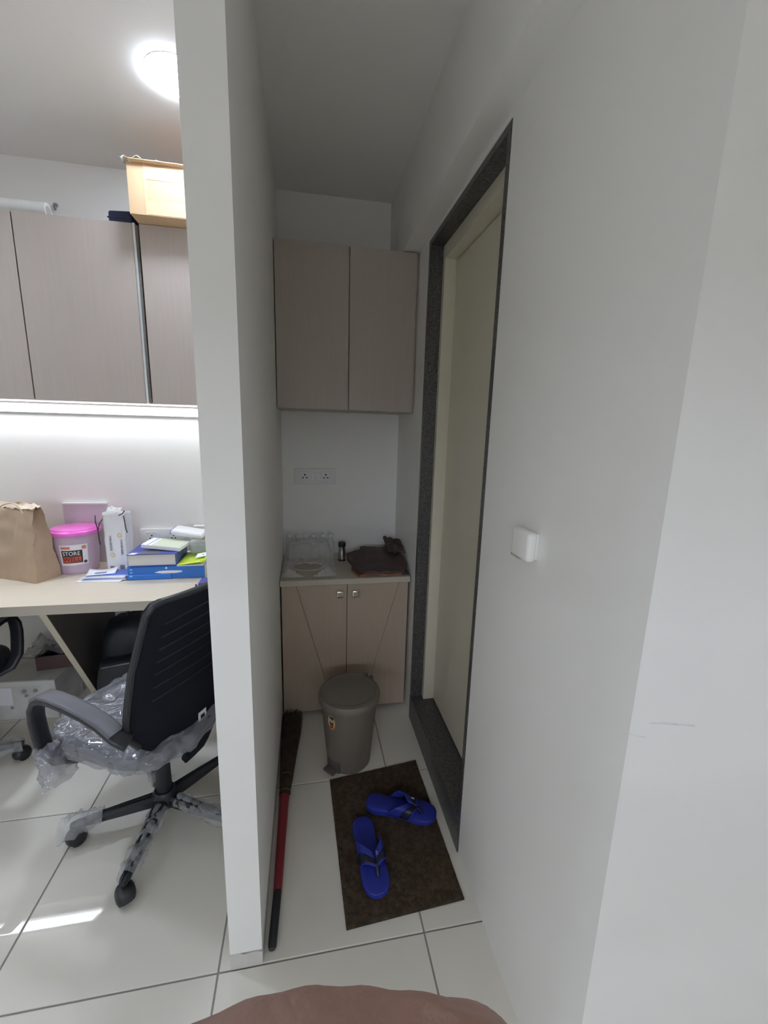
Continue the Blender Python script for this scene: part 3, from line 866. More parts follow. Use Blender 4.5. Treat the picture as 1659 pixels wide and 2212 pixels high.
# thick book
CVR = mat('book_cover_blue', (0.055, 0.075, 0.32), 0.35)
bk = thing('book', 'thick blue hardback with pale page edges on the blue box', 'book', (-0.735, 2.195, DZT + 0.0702), math.radians(1.5))
b = B(); b.box((-0.112, -0.108, 0.0), (0.106, 0.10, 0.003)); obj('back_cover', b, CVR, bk)
b = B(); b.box((-0.108, -0.104, 0.003), (0.100, 0.098, 0.056)); obj('pages', b, mat('page_edges', (0.66, 0.64, 0.62), 0.8, var=0.06, scale=4, stretch=(1, 1, 160)), bk)
b = B(); b.box((-0.112, -0.108, 0.056), (0.106, 0.10, 0.0595)); cv = obj('front_cover', b, CVR, bk)
b = B(); b.box((0.100, -0.106, 0.003), (0.106, 0.10, 0.056)); obj('spine', b, CVR, bk)
b = B(); b.prism([(-0.075, -0.107), (0.02, -0.107), (0.05, -0.04), (-0.055, -0.04)], 'z', 0.0596, 0.0600); obj('cover_panel', b, mat('cover_slate', (0.11, 0.11, 0.14), 0.4), cv)
b = B(); b.prism([(-0.108, -0.107), (-0.079, -0.107), (-0.070, -0.08), (-0.099, -0.08)], 'z', 0.0596, 0.0600); obj('cover_title_block', b, PAPER, cv)

# pale slim pack on the book
pk = thing('slim_pack', 'slim white pack with a pale green top lying on the thick book', 'box', (-0.700, 2.190, DZT + 0.1395), math.radians(-12))
pk.rotation_euler = (math.radians(3), math.radians(4), math.radians(-12))
b = B(); b.box((-0.095, -0.055, 0.0), (0.095, 0.055, 0.018), bev=0.001, seg=1); obj('body', b, PAPER, pk)
b = B(); b.box((-0.045, -0.053, 0.0181), (0.092, 0.053, 0.0192)); obj('green_panel', b, mat('pale_green_card', (0.58, 0.62, 0.47), 0.5), pk)
b = B(); b.box((-0.066, -0.054, 0.0181), (-0.060, 0.054, 0.0190)); obj('blue_stripe', b, mat('lilac_ink', (0.40, 0.43, 0.70), 0.5), pk)

# yellow-green folder
LIME = mat('lime_folder_plastic', (0.55, 0.72, 0.06), 0.35)
fo = thing('folder', 'lime green plastic folder poking out beside the thick book', 'folder', (-0.560, 2.185, DZT + 0.0702), math.radians(3))
b = B(); b.prism([(-0.066, -0.112), (0.052, -0.114), (0.056, 0.10), (-0.064, 0.09)], 'z', 0.0, 0.004); obj('back_sheet', b, PAPER, fo)
b = B()
b.grid(lambda u, v: Vector((-0.066 + 0.122 * u, -0.116 + 0.215 * v, 0.006 + 0.014 * u * (1 - 0.4 * v))), 8, 10)
o = obj('cover_sheet', b, LIME, fo, True); solid(o, 0.0016)
b = B(); b.tube([(0.040, -0.117, 0.020), (0.058, -0.113, 0.024), (0.060, -0.02, 0.024)], 0.006, 10); obj('rolled_edge', b, LIME, fo, True)
cdz = DZT + 0.0702 + 0.030
cd = thing('card', 'small white card lying on the lime folder', 'card', (-0.525, 2.150, cdz), math.radians(12))
cd.rotation_euler = (math.radians(10), math.radians(-6), math.radians(12))
b = B(); b.prism([(-0.03, -0.022), (0.024, -0.02), (0.030, 0.022), (-0.018, 0.02)], 'z', 0, 0.0012); obj('sheet', b, PAPER, cd)
b = B(); b.box((0.004, -0.006, 0.0013), (0.012, 0.003, 0.0016)); obj('print_mark', b, INK, cd)
# clear pouch with grey contents
po = thing('pouch', 'crumpled clear pouch of grey cable beside the thick book', 'pouch', (-0.545, 2.235, DZT + 0.093))
b = B(); b.grid(lambda u, v: lump(0.11, 0.10, 0.075, 0.45)(u, v), 30, 18, True); obj('film', b, film('grey_clear_pouch', (0.55, 0.57, 0.56), 0.45, 0.15, 0.4, 60), po, True, 70)
for k in range(3):
    b = B(); b.tube([((0.030 - 0.004 * k) * math.cos(a * 0.5), (0.026) * math.sin(a * 0.5), 0.022 + 0.012 * k + 0.004 * math.sin(a)) for a in range(14)], 0.004, 8)
    obj('cable_coil', b, mat('grey_cable', (0.20, 0.21, 0.20), 0.5), po, True)
gr = thing('lime_pouch', 'lime green soft pouch squeezed against the partition', 'pouch', (-0.556, 2.315, DZT + 0.096), math.radians(5))
b = B(); b.grid(lump(0.08, 0.05, 0.066, 0.4), 28, 16, True); obj('body', b, mat('olive_lime_fabric', (0.36, 0.45, 0.08), 0.6), gr, True, 70)
# rounded white packet on top
rp = thing('packet', 'rounded white blister packet resting on top of the book pile', 'packet', (-0.605, 2.262, DZT + 0.178), math.radians(-14))
rp.rotation_euler = (math.radians(8), math.radians(7), math.radians(-10))
b = B(); b.box((-0.082, -0.04, 0.0), (0.082, 0.04, 0.030), bev=0.012, seg=4); obj('body', b, PAPER, rp, True)
b = B(); b.box((-0.080, -0.042, 0.016), (0.080, 0.042, 0.019), bev=0.001, seg=1); obj('seam', b, mat('packet_seam', (0.60, 0.62, 0.60), 0.5), rp)
b = B(); b.box((-0.085, -0.036, 0.003), (-0.0815, 0.030, 0.026)); obj('violet_end', b, mat('violet_ink', (0.36, 0.36, 0.75), 0.4), rp)
# white slim carton standing by the partition and a strap
sc_ = thing('carton', 'slim white carton standing on the desk against the partition', 'box', (-0.545, 2.382, DZT))
b = B(); b.box((-0.07, -0.02, 0), (0.05, 0.02, 0.20), bev=0.002, seg=1); obj('body', b, PAPER, sc_)
for z in (0.12, 0.14, 0.16, 0.18):
    b = B(); b.box((-0.066, -0.0212, z), (0.046, -0.0202, z + 0.003)); obj('ridge', b, mat('pale_grey_ink', (0.6, 0.6, 0.62), 0.6), sc_)
st = thing('strap', 'dark blue strap hanging over the desk by the partition', 'strap', (-0.482, 1.99, DZT))
b = B(); b.box((-0.022, -0.03, 0.0), (0.02, 0.05, 0.022), bev=0.006); obj('pouch', b, mat('violet_blue_fabric', (0.07, 0.07, 0.28), 0.6), st, True)
b = B(); b.tube([(-0.025, -0.045, 0.02), (-0.018, -0.08, 0.006), (-0.012, -0.12, 0.005), (-0.010, -0.155, 0.004)], 0.004, 8); obj('cord', b, CORD, st, True)

# ------------------------------------------------------------------ on top of the wall cabinets
cb = thing('cardboard_box', 'worn cardboard carton overhanging the office wall cabinet', 'box', (-0.46, 2.12, CT + 0.0005), math.radians(0))
b = B(); open_box(b, 0.42, 0.275, 0.178, 0.005); obj('body', b, CARD, cb)
b = B(); b.box((-0.152, -0.1385, 0.001), (-0.143, -0.1376, 0.176)); obj('crease', b, TAPE, cb)
b = B(); b.box((-0.143, -0.1384, 0.125), (-0.03, -0.1377, 0.170)); obj('tape_patch', b, TAPE, cb)
b = B(); b.box((-0.143, -0.1384, 0.003), (0.01, -0.1377, 0.052)); obj('tape_patch', b, TAPE, cb)
b = B(); b.grid(lambda u, v: Vector((-0.206 + 0.40 * u, -0.1372 - 0.004 * fbm(u * 6, v, 2) - 0.020 * v * (1 - 0.7 * u), 0.178 + 0.010 * v * (0.4 + 0.6 * u))), 24, 4)
o = obj('front_flap', b, CARD, cb, True); solid(o, 0.003)
b = B(); b.grid(lambda u, v: Vector((-0.228 + 0.075 * u, -0.155 + 0.08 * v, 0.186 + 0.014 * fbm(u * 3, v * 3, 6))), 14, 12)
o = obj('torn_lining', b, mat('torn_grey_lining', (0.62, 0.60, 0.57), 0.8), cb, True, 60); solid(o, 0.001)
b = B(); b.grid(lambda u, v: Vector((-0.12 + 0.15 * u, -0.10 + 0.02 * v, 0.150 + 0.075 * v - 0.035 * u * v)), 6, 5)
o = obj('loose_paper', b, mat('lilac_paper', (0.70, 0.68, 0.85), 0.6), cb, True); solid(o, 0.001)
nv = thing('folded_cloth', 'navy blue folded bundle poking out left of the cardboard carton', 'bundle', (-0.730, 2.13, CT), math.radians(-8))
b = B(); b.box((-0.055, -0.05, 0.0), (0.040, 0.06, 0.048), bev=0.010, seg=3); obj('bundle', b, NAVY, nv, True)
b = B(); b.box((-0.057, -0.052, 0.020), (0.040, 0.062, 0.024), bev=0.001, seg=1); obj('fold', b, mat('navy_edge', (0.02, 0.03, 0.08), 0.7), nv)
rl = thing('paper_roll', 'long white paper roll lying on top of the office wall cabinet', 'roll', (-1.32, 2.115, CT))
b = B()
n = 40
b.tube([(-0.30 + 0.6 * k / 12, 0, 0.029) for k in range(13)], [0.029 + 0.0015 * fbm(k * 0.7, 1, 1) for k in range(13)], 24)
obj('roll', b, mat('off_white_roll', (0.66, 0.65, 0.62), 0.7, var=0.05, scale=20), rl, True)
b = B(); b.tube([(0.3005, 0, 0.029), (0.302, 0, 0.029)], 0.017, 20); obj('core', b, mat('grey_core', (0.40, 0.39, 0.38), 0.8), rl)
b = B(); b.box((-0.30, -0.0275, 0.001), (0.29, -0.016, 0.004)); obj('loose_edge', b, PAPER, rl)
hk = thing('wall_hook', 'tiny grey hook on the wall above the office cabinets', 'hook', (-1.131, YB, 2.46))
b = B(); b.tube([(0, 0.0, 0.012), (0, -0.014, 0.012), (0, -0.018, 0.0), (0, -0.012, -0.010), (0, -0.006, -0.006)], 0.004, 8); obj('hook', b, mat('hook_grey', (0.25, 0.24, 0.26), 0.5), hk, True)
b = B(); b.tube([(0, 0, 0.012), (0, -0.003, 0.012)], 0.010, 14); obj('rose', b, mat('hook_rose', (0.4, 0.39, 0.41), 0.5), hk)

# ------------------------------------------------------------------ on the low cabinet
LT = 0.762
ords = ['first', 'second', 'third', 'fourth', 'fifth', 'sixth']
for k in range(6):
    t = thing('water_bottle', ords[k] + ' clear water bottle from the partition, in the shrink wrapped row', 'bottle', (-0.100 + 0.0462 * k, 2.362 - 0.002 * k, LT), 0.4 * k, 'wrapped bottles on the low cabinet')
    b = B(); b.lathe([(0.015, 0.003), (0.019, 0.0), (0.0218, 0.004), (0.0222, 0.03), (0.0205, 0.036), (0.0222, 0.042), (0.0222, 0.075), (0.0205, 0.088), (0.014, 0.104), (0.0105, 0.110), (0.0105, 0.116)], 24)
    obj('body', b, BOTTLE, t, True, 30)
    b = B(); b.lathe([(0.0135, 0.115), (0.0138, 0.116), (0.0138, 0.131), (0.012, 0.133), (0.0, 0.1332)], 20); obj('cap', b, mat('white_bottle_cap', (0.70, 0.70, 0.71), 0.4), t, True, 30)
sw = thing('shrink_wrap', 'torn clear shrink wrap with an oval opening in front of the bottles', 'plastic wrap', (0.008, 2.17, LT))
SX0, SX1, SY0, SY1 = -0.135, 0.132, -0.190, 0.215
b = B()
NX, NY = 44, 52
def sw_h(x, y):
    # slack film: low in front, over the shoulders of the bottles at the back
    f = (y - SY0) / (SY1 - SY0)
    back = 1 / (1 + math.exp(-(f - 0.62) * 16))
    side = min(1.0, (x - SX0) / 0.03, (SX1 - x) / 0.03)
    fr = min(1.0, (y - SY0) / 0.035)
    z = 0.012 + 0.030 * fr * max(0, side) + 0.064 * back * (0.55 + 0.45 * max(0.0, side))
    return z + 0.010 * fbm(x * 22, y * 22, 4) * (0.4 + 0.6 * fr)
VV = [[None] * NY for _ in range(NX)]
for i in range(NX):
    for j in range(NY):
        x = SX0 + (SX1 - SX0) * i / (NX - 1); y = SY0 + (SY1 - SY0) * j / (NY - 1)
        VV[i][j] = b.bm.verts.new((x, y, max(0.002, sw_h(x, y))))
for i in range(NX - 1):
    for j in range(NY - 1):
        x = SX0 + (SX1 - SX0) * (i + 0.5) / (NX - 1); y = SY0 + (SY1 - SY0) * (j + 0.5) / (NY - 1)
        if ((x + 0.005) / 0.072) ** 2 + ((y + 0.128) / 0.062) ** 2 < 1:
            continue
        b.bm.faces.new((VV[i][j], VV[i + 1][j], VV[i + 1][j + 1], VV[i][j + 1]))
bmesh.ops.delete(b.bm, geom=[v for v in b.bm.verts if not v.link_faces], context='VERTS')
o = obj('film', b, SHRINK, sw, True, 75)
b = B(); b.tube([(-0.005 + 0.073 * math.cos(2 * PI * k / 36), -0.128 + 0.063 * math.sin(2 * PI * k / 36), 0.046 + 0.004 * fbm(k * 0.5, 0, 0)) for k in range(37)], 0.0014, 6); obj('torn_edge', b, SHRINK, sw, True)

fl = thing('flask', 'small steel flask with a black lid on the low cabinet', 'flask', (0.190, 2.262, LT))
b = B(); b.lathe([(0.020, 0.001), (0.0215, 0.0), (0.0222, 0.006), (0.0222, 0.030), (0.0205, 0.048), (0.0185, 0.062), (0.0185, 0.078), (0.0195, 0.084)], 32); obj('body', b, STEEL, fl, True, 50)
b = B(); b.lathe([(0.0200, 0.083), (0.0208, 0.085), (0.0208, 0.104), (0.0190, 0.108), (0.0, 0.1085)], 32); obj('lid', b, BLACK, fl, True, 40)
b = B(); b.lathe([(0.0226, 0.003), (0.0228, 0.007), (0.0226, 0.012)], 32, cap=False); obj('base_ring', b, BLACK, fl, True)

# dark brown folded bag: real thickness, creased
out = [(0.207, 2.179), (0.282, 2.195), (0.290, 2.245), (0.419, 2.228), (0.453, 2.296), (0.483, 2.267), (0.514, 2.046), (0.488, 1.985), (0.387, 1.972), (0.277, 1.976), (0.244, 2.018), (0.207, 2.131)]
bb = thing('folded_bag', 'crumpled dark brown bag heaped on the low cabinet', 'bag', (0.36, 2.12, LT))
def inside(x, y, poly):
    c = False
    j = len(poly) - 1
    for i in range(len(poly)):
        (xi, yi), (xj, yj) = poly[i], poly[j]
        if (yi > y) != (yj > y) and x < (xj - xi) * (y - yi) / (yj - yi) + xi:
            c = not c
        j = i
    return c
poly = [(x - 0.36, y - 2.12) for x, y in out]
def slab(poly, zfn, amp, seed, zb, step=0.008):
    bmx = B()
    f = bmx.bm.faces.new([bmx.bm.verts.new((x, y, 0)) for x, y in poly])
    bmesh.ops.triangulate(bmx.bm, faces=[f])
    for _ in range(4):
        es = [e for e in bmx.bm.edges if e.calc_length() > step * 1.6]
        if not es: break
        bmesh.ops.subdivide_edges(bmx.bm, edges=es, cuts=1, use_grid_fill=False)
        bmesh.ops.triangulate(bmx.bm, faces=bmx.bm.faces[:])
    geo = bmesh.ops.extrude_face_region(bmx.bm, geom=bmx.bm.faces[:])
    topv = {v for v in geo['geom'] if isinstance(v, bmesh.types.BMVert)}
    for v in bmx.bm.verts:
        x, y = v.co.x, v.co.y
        if v in topv:
            v.co.z = zfn(x, y) + amp * fbm(x * 9 + seed, y * 9, seed)
        else:
            v.co.z = zb(x, y)
    return bmx
DBR = mat('dark_brown_paper', (0.060, 0.036, 0.034), 0.6, var=0.12, scale=12)
b = slab(poly, lambda x, y: 0.030 + max(0, (y + 0.13)) * 0.215, 0.016, 2.0, lambda x, y: 0.017 + max(0, (y + 0.13)) * 0.16)
obj('body', b, DBR, bb, True, 25)
b = B(); b.grid(lambda u, v: Vector((0.07 + 0.085 * u, 0.02 + 0.16 * v - 0.05 * u, 0.085 + 0.035 * v + 0.02 * fbm(u * 4, v * 4, 8))), 12, 14); o = obj('upper_fold', b, DBR, bb, True, 40); solid(o, 0.004)
b = B(); b.grid(lambda u, v: Vector((0.118 + 0.035 * u, -0.13 + 0.12 * v, 0.004 + 0.050 * math.sin(PI * v) * (1 - u) + 0.02 * fbm(u * 4, v * 5, 1) * (1 - u))), 8, 12); o = obj('side_flap', b, DBR, bb, True, 40); solid(o, 0.003)
ob = thing('paper_bag', 'flattened orange brown paper bag under the dark brown bag', 'paper bag', (0.36, 2.10, LT))
b = slab([(-0.135, -0.02), (-0.105, -0.120), (-0.03, -0.100), (0.04, -0.122), (0.135, -0.100), (0.135, 0.10), (-0.12, 0.10)], lambda x, y: 0.011, 0.004, 5.0, lambda x, y: 0.001)
obj('body', b, mat('orange_brown_paper', (0.26, 0.11, 0.06), 0.6, var=0.2, scale=14), ob, True, 30)

# ------------------------------------------------------------------ pedal bin
bn = thing('pedal_bin', 'taupe pedal bin with a lid standing before the low cabinet', 'bin', (0.178, 1.668, 0.0))
TAUPE = mat('taupe_plastic', (0.165, 0.138, 0.112), 0.42, var=0.02, scale=6)
TAUPED = mat('dark_taupe_plastic', (0.10, 0.088, 0.078), 0.5)
bin_r = lambda z: 0.098 + 0.028 * z / 0.32
b = B(); b.lathe([(0.090, 0.004), (0.095, 0.0), (0.099, 0.006)] + [(bin_r(z), z) for z in (0.02, 0.08, 0.14, 0.20, 0.26, 0.312)] + [(0.1295, 0.314), (0.1295, 0.322)], 64)
obj('body', b, TAUPE, bn, True, 40)
b = B(); b.lathe([(0.1310, 0.316), (0.1365, 0.317), (0.1375, 0.323), (0.1370, 0.343), (0.1330, 0.350), (0.118, 0.353), (0.114, 0.3505), (0.108, 0.3505), (0.09, 0.354), (0.05, 0.358), (0.0, 0.3595)], 64)
lid = obj('lid', b, TAUPE, bn, True, 40)
pa = math.radians(222)     # pedal direction
for da in (-0.13, 0.13):
    a = pa + PI + da
    b = B(); b.box((-0.008, -0.010, 0.325), (0.012, 0.010, 0.362), bev=0.003)
    h = obj('hinge_lug', b, TAUPED, bn, True); h.location = (0.128 * math.cos(a), 0.128 * math.sin(a), 0); h.rotation_euler = (0, 0, a)
b = B(); b.box((0.086, -0.036, 0.004), (0.104, 0.036, 0.058), bev=0.006); rc_ = obj('pedal_recess', b, TAUPED, bn, True); rc_.rotation_euler = (0, 0, pa)
b = B(); b.box((0.095, -0.030, 0.014), (0.136, 0.030, 0.026), bev=0.005); pd = obj('pedal', b, TAUPED, bn, True); pd.rotation_euler = (0, 0, pa)
SA = math.radians(226)
def on_bin(x, z, lift=0.0):
    a = SA + x / 0.125
    r = bin_r(z) + 0.0012 + lift
    return Vector((r * math.cos(a), r * math.sin(a), z))
def bin_poly(name, pts, m_, lift, parent):
    b = B(); b.bm.faces.new([b.bm.verts.new(on_bin(x, z, lift)) for x, z in pts]); return obj(name, b, m_, parent)
el = lambda cx, cz, rx, rz, a0=0, a1=360, n=24: [(cx + rx * math.cos(math.radians(a0 + (a1 - a0) * k / n)), cz + rz * math.sin(math.radians(a0 + (a1 - a0) * k / n))) for k in range(n + (0 if a1 - a0 == 360 else 1))]
SYEL = mat('sticker_yellow', (0.62, 0.52, 0.16), 0.5)
stk = bin_poly('sticker', el(0, 0.262, 0.020, 0.036), SYEL, 0.0, bn)
bin_poly('sticker_black_band', [(-0.010, 0.294), (0.012, 0.292), (0.013, 0.280), (0.010, 0.274), (-0.008, 0.284)], mat('sticker_black', (0.015, 0.01, 0.012), 0.5), 0.0006, stk)
bin_poly('sticker_grey_chevron', [(-0.010, 0.284), (0.001, 0.275), (0.012, 0.280), (0.010, 0.266), (0.001, 0.260), (-0.009, 0.270)], mat('sticker_grey', (0.45, 0.44, 0.47), 0.5), 0.0006, stk)
bin_poly('sticker_black_base', [(-0.009, 0.270), (0.001, 0.260), (0.010, 0.266), (0.010, 0.254), (-0.008, 0.254)], mat('sticker_black', (0.015, 0.01, 0.012), 0.5), 0.0006, stk)
bin_poly('sticker_red_patch', [(-0.008, 0.254), (0.010, 0.254), (0.009, 0.232), (-0.010, 0.233)], mat('sticker_red', (0.45, 0.05, 0.05), 0.5), 0.0006, stk)

# ------------------------------------------------------------------ grass broom on the floor along the partition
br = thing('broom', 'grass broom with red and black handle lying along the partition', 'broom', (-0.108, 0.972, 0.0))
RED = mat('red_plastic', (0.20, 0.018, 0.026), 0.4)
def bx_(y):   # centre line, hugging the wall
    return 0.0 + 0.012 * y
b = B(); b.tube([(bx_(0.0) - 0.004, 0.0, 0.0135), (bx_(0.008) - 0.004, 0.008, 0.0145), (bx_(0.155), 0.155, 0.0165)], [0.0095, 0.0125, 0.0135], 16); obj('grip', b, BLACK, br, True)
b = B(); b.tube([(bx_(0.152), 0.152, 0.0165), (bx_(0.30), 0.30, 0.021), (bx_(0.47), 0.47, 0.0255), (bx_(0.50), 0.50, 0.027)], [0.0138, 0.016, 0.019, 0.021], 18); obj('handle_sleeve', b, RED, br, True)
bmx = B()
for k in range(420):
    a = random.uniform(0, 2 * PI); q = math.sqrt(random.random())
    sx, sz = q * math.cos(a), q * math.sin(a)
    L = random.uniform(0.88, 1.0)
    path = []
    for s in (0.0, 0.25, 0.55, 0.8, 1.0):
        y = 0.47 + 0.545 * s * L
        spread = 0.015 + 0.037 * (s ** 0.8)
        x = bx_(y) + sx * spread + 0.012 * s + (0.004 * random.uniform(-1, 1) * s)
        z = 0.026 + sz * (0.014 + 0.018 * s) + 0.002 * s
        x = max(x, -0.0262 + 0.0)
        path.append((x, y, max(z, 0.003)))
    bmx.tube(path, [0.0016, 0.0015, 0.0014, 0.0012, 0.0007], 3, cap=False)
o = obj('bristles', bmx, mat('dry_brown_grass', (0.055, 0.036, 0.022), 0.8, var=0.4, scale=30), br)
o['kind'] = 'stuff'
for y in (0.52, 0.60):
    b = B(); b.lathe([(0.0225 + 0.02 * (y - 0.5), -0.004), (0.0245 + 0.02 * (y - 0.5), 0.0), (0.0225 + 0.02 * (y - 0.5), 0.004)], 24, cap=False)
    o = obj('binding', b, mat('brown_binding', (0.10, 0.07, 0.03), 0.6), br, True); o.rotation_euler = (PI / 2, 0, 0); o.location = (bx_(y) + 0.001, y, 0.0275)

# ------------------------------------------------------------------ mat and slippers
mt = thing('door_mat', 'dark brown rectangular door mat on the passage floor', 'mat', (0.29, 1.27, 0.0), 0)
c4 = [(0.105 - 0.29, 0.992 - 1.27), (0.492 - 0.29, 1.015 - 1.27), (0.480 - 0.29, 1.603 - 1.27), (0.085 - 0.29, 1.553 - 1.27)]
def q4(u, v):
    ax = [c4[0][i] + (c4[1][i] - c4[0][i]) * u for i in (0, 1)]
    bx2 = [c4[3][i] + (c4[2][i] - c4[3][i]) * u for i in (0, 1)]
    return ax[0] + (bx2[0] - ax[0]) * v, ax[1] + (bx2[1] - ax[1]) * v
b = B()
def pile(u, v):
    x, y = q4(u, v)
    e = min(u, 1 - u, v, 1 - v)
    z = 0.0065 + 0.0022 * fbm(x * 60, y * 60, 1) if e > 0.002 else 0.0045
    k = 0.0016 * fbm(x * 50, y * 50, 7) if e <= 0.002 else 0
    return Vector((x + k, y + k, z))
b.grid(pile, 90, 130)
obj('pile', b, MATB, mt, True, 80)
b = B()
lo4 = [b.bm.verts.new((x, y, 0.0002)) for x, y in c4]; hi4 = [b.bm.verts.new((x, y, 0.0042)) for x, y in c4]
b.bm.faces.new(lo4); b.bm.faces.new(hi4)
for i in range(4): b.bm.faces.new((lo4[i], lo4[(i + 1) % 4], hi4[(i + 1) % 4], hi4[i]))
obj('backing', b, mat('mat_rubber', (0.02, 0.018, 0.016), 0.8), mt)

SOLE = [(0.0, -0.138), (0.026, -0.131), (0.039, -0.108), (0.040, -0.07), (0.037, -0.03), (0.040, 0.01), (0.048, 0.05), (0.051, 0.085),
        (0.046, 0.115), (0.030, 0.136), (0.006, 0.142), (-0.020, 0.135), (-0.037, 0.112), (-0.042, 0.08), (-0.038, 0.04), (-0.033, 0.0),
        (-0.033, -0.04), (-0.037, -0.08), (-0.036, -0.112), (-0.022, -0.132)]
def smooth_loop(pts, k=3):
    out_ = []
    n = len(pts)
    for i in range(n):
        p0, p1, p2, p3 = (Vector(pts[(i + d) % n]) for d in (-1, 0, 1, 2))
        for s in range(k):
            t = s / k
            out_.append(0.5 * ((2 * p1) + (p2 - p0) * t + (2 * p0 - 5 * p1 + 4 * p2 - p3) * t * t + (3 * p1 - p0 - 3 * p2 + p3) * t ** 3))
    return out_
def slipper(label, loc, rotz, mirror=1):
    t = thing('slipper', label, 'slipper', loc, rotz, 'pair of blue slippers on the mat')
    L = smooth_loop([(x * mirror, y) for x, y in SOLE])
    b = B()
    rings = []
    for sc2, z in ((0.97, 0.0), (1.0, 0.003), (1.0, 0.016), (0.985, 0.019), (0.95, 0.020)):
        rings.append([b.bm.verts.new((p.x * sc2, p.y * (1 - (1 - sc2) * 0.5), z + 0.006 * max(0, -p.y / 0.14) * (z > 0.01))) for p in L])
    n = len(L)
    for a, c in zip(rings, rings[1:]):
        for i in range(n): b.bm.faces.new((a[i], a[(i + 1) % n], c[(i + 1) % n], c[i]))
    b.bm.faces.new(rings[0][::-1]); b.bm.faces.new(rings[-1])
    sole = obj('sole', b, BLUE, t, True, 50)
    # wide V strap: from both sides of the arch over the instep to the toe post
    toe = Vector((-0.004 * mirror, 0.082, 0.021))
    for s in (-1, 1):
        anch0 = Vector((s * 0.041, -0.048, 0.012)); anch1 = Vector((s * 0.047, 0.040, 0.012))
        def strap(u, v, s=s, a0=anch0, a1=anch1):
            base = a0.lerp(a1, v)
            end = Vector((toe.x + s * 0.003, toe.y - 0.052 + 0.036 * v, 0.046 - 0.012 * v))
            p = base.lerp(end, u)
            p.z += 0.030 * math.sin(PI * min(1, u * 0.85 + 0.08)) * (1 - 0.25 * v)
            p.x += s * 0.016 * math.sin(PI * u) * (1 - 0.4 * v)
            return p
        b = B(); b.grid(lambda u, v: strap(u, v * 0.56), 14, 6)
        o = obj('strap', b, BLUE, t, True, 60); solid(o, 0.003)
        b = B(); b.grid(lambda u, v: strap(u, 0.56 + v * 0.44) + Vector((0, 0, 0.0012)), 14, 6)
        o = obj('strap_band', b, DNAVY, t, True, 60); solid(o, 0.003)
        b = B(); b.tube([strap(k / 12, 1.0) + Vector((0, 0.002, 0.0005)) for k in range(13)], 0.0028, 8); obj('strap_edge', b, BLUE, o, True)
    b = B(); b.tube([toe + Vector((0, -0.020, 0.018)), toe + Vector((0, -0.006, 0.012)), toe + Vector((0, 0.004, -0.001))], [0.008, 0.006, 0.0065], 10); obj('toe_post', b, DNAVY, t, True)
    b = B(); b.tube([(-0.010, 0.040, 0.066), (-0.010, 0.052, 0.062)], 0.0030, 8); obj('metal_charm', b, CHROME, t, True)
    return t
slipper('blue thong slipper lying nearest, toe toward the front edge of the mat', (0.208, 1.196, 0.0095), math.radians(180 + 7), 1)
slipper('blue thong slipper lying crosswise, toe toward the door sill', (0.352, 1.352, 0.0095), math.radians(-90 - 22), -1)

# ------------------------------------------------------------------ a person's hand close in front of us, at the bottom
def skin_body(name, pts, edges, radii, root, fill=(), levels=2):
    me = bpy.data.meshes.new(name)
    me.from_pydata(pts, edges, [])
    o = bpy.data.objects.new(name, me)
    COL.objects.link(o)
    o.modifiers.new('skin', 'SKIN').use_smooth_shade = True
    sub = o.modifiers.new('sub', 'SUBSURF'); sub.levels = levels; sub.render_levels = levels
    for i, sv in enumerate(me.skin_vertices[0].data):
        r = radii[i]
        sv.radius = r if isinstance(r, tuple) else (r, r)
        sv.use_root = (i == root)
    dg = bpy.context.evaluated_depsgraph_get(); dg.update()
    nm = bpy.data.meshes.new_from_object(o.evaluated_get(dg))
    bpy.data.objects.remove(o)
    bpy.data.meshes.remove(me)
    # flesh between the knuckles, merged into the one surface
    bm = bmesh.new(); bm.from_mesh(nm)
    for c, r in fill:
        q = bmesh.ops.create_icosphere(bm, subdivisions=3, radius=1.0)
        for v in q['verts']:
            v.co = Vector((c[0] + v.co.x * r[0], c[1] + v.co.y * r[1], c[2] + v.co.z * r[2]))
    bm.to_mesh(nm); bm.free()
    o = bpy.data.objects.new(name, nm); COL.objects.link(o)
    rm = o.modifiers.new('merge', 'REMESH'); rm.mode = 'VOXEL'; rm.voxel_size = 0.0028; rm.use_smooth_shade = True
    smd = o.modifiers.new('soften', 'SMOOTH'); smd.factor = 0.5; smd.iterations = 14
    dg = bpy.context.evaluated_depsgraph_get(); dg.update()
    nm = bpy.data.meshes.new_from_object(o.evaluated_get(dg))
    bpy.data.objects.remove(o)
    nm.name = name
    bm = bmesh.new(); bm.from_mesh(nm)
    seen, isl = set(), []
    for v0 in bm.verts:
        if v0 in seen: continue
        st_, cur = [v0], []
        seen.add(v0)
        while st_:
            v = st_.pop(); cur.append(v)
            for e in v.link_edges:
                q = e.other_vert(v)
                if q not in seen: seen.add(q); st_.append(q)
        isl.append(cur)
    isl.sort(key=len)
    bmesh.ops.delete(bm, geom=[v for c in isl[:-1] for v in c], context='VERTS')
    bm.to_mesh(nm); bm.free()
    nm.materials.clear(); nm.materials.append(SKIN)
    return nm
HX = [-0.038, -0.016, 0.010, 0.035]          # knuckles, index to little finger
KY = [0.066, 0.066, 0.062, 0.055]
KZ = [1.3622, 1.3638, 1.3645, 1.3630]
pts = [(0.075, -0.30, 1.10), (0.035, -0.13, 1.215), (0.012, -0.045, 1.290), (-0.002, 0.0, 1.322)]
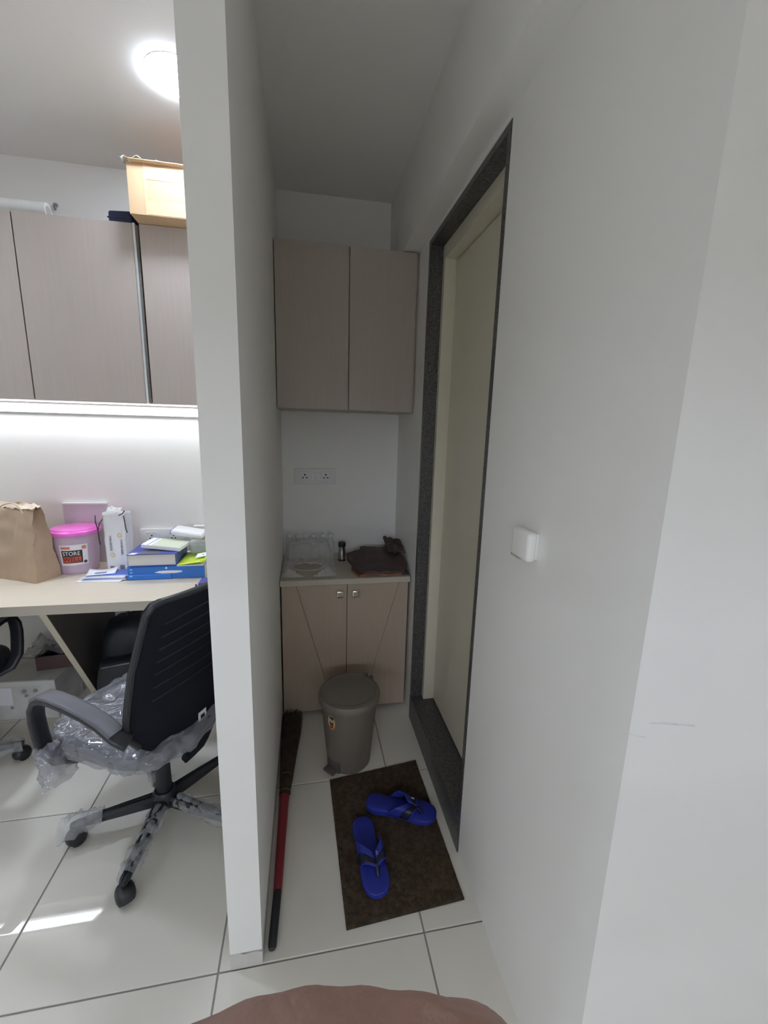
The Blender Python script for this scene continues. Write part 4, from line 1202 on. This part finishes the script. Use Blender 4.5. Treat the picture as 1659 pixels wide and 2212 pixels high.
radii = [0.042, 0.034, 0.026, (0.030, 0.022)]
edges = [(0, 1), (1, 2), (2, 3)]
lens = [(0.042, 0.026, 0.020), (0.045, 0.030, 0.021), (0.042, 0.028, 0.021), (0.034, 0.021, 0.018)]
for k in range(4):
    i = len(pts)
    mid = ((HX[k] - 0.002) / 2 * 1.0 + 0.0, (KY[k]) * 0.55, 1.322 + (KZ[k] - 1.322) * 0.6)
    kn = (HX[k], KY[k], KZ[k])
    pip = (HX[k] * 0.95, KY[k] + 0.010, KZ[k] - lens[k][0])
    dip = (HX[k] * 0.90, KY[k] - 0.016, KZ[k] - lens[k][0] - 0.010)
    tip = (HX[k] * 0.88, KY[k] - 0.030, KZ[k] - lens[k][0] + 0.004)
    pts += [mid, kn, pip, dip, tip]
    radii += [0.0185, 0.0180, 0.0105, 0.0090, 0.0080]
    edges += [(3, i), (i, i + 1), (i + 1, i + 2), (i + 2, i + 3), (i + 3, i + 4)]
i = len(pts)
pts += [(-0.028, 0.002, 1.300), (-0.038, 0.022, 1.290), (-0.028, 0.040, 1.284), (-0.012, 0.052, 1.284)]
radii += [0.014, 0.0115, 0.0100, 0.0085]
edges += [(3, i), (i, i + 1), (i + 1, i + 2), (i + 2, i + 3)]
fill = [((HX[0] + (HX[3] - HX[0]) * q / 6, 0.060 - 0.004 * abs(q - 2.5) / 2.5, 1.3622 - 0.0040 * (abs(q - 2.6) / 2.6) ** 2), (0.0165, 0.021, 0.0165)) for q in range(7)]
hm = skin_body('hand', pts, edges, radii, 3, fill)
ps = thing('person', 'bare closed hand reaching in very near at the bottom edge', 'person', (0.0, 0.0, 0.0))
ho = bpy.data.objects.new('hand', hm); COL.objects.link(ho); ho.parent = ps
b = B()
b.tube([(0.062, -0.245, 1.137), (0.075, -0.30, 1.10), (0.10, -0.40, 1.03), (0.125, -0.46, 0.99)], [0.047, 0.052, 0.058, 0.060], 24)
obj('sleeve', b, mat('grey_cotton', (0.25, 0.26, 0.28), 0.9, var=0.05, scale=30), ps, True)
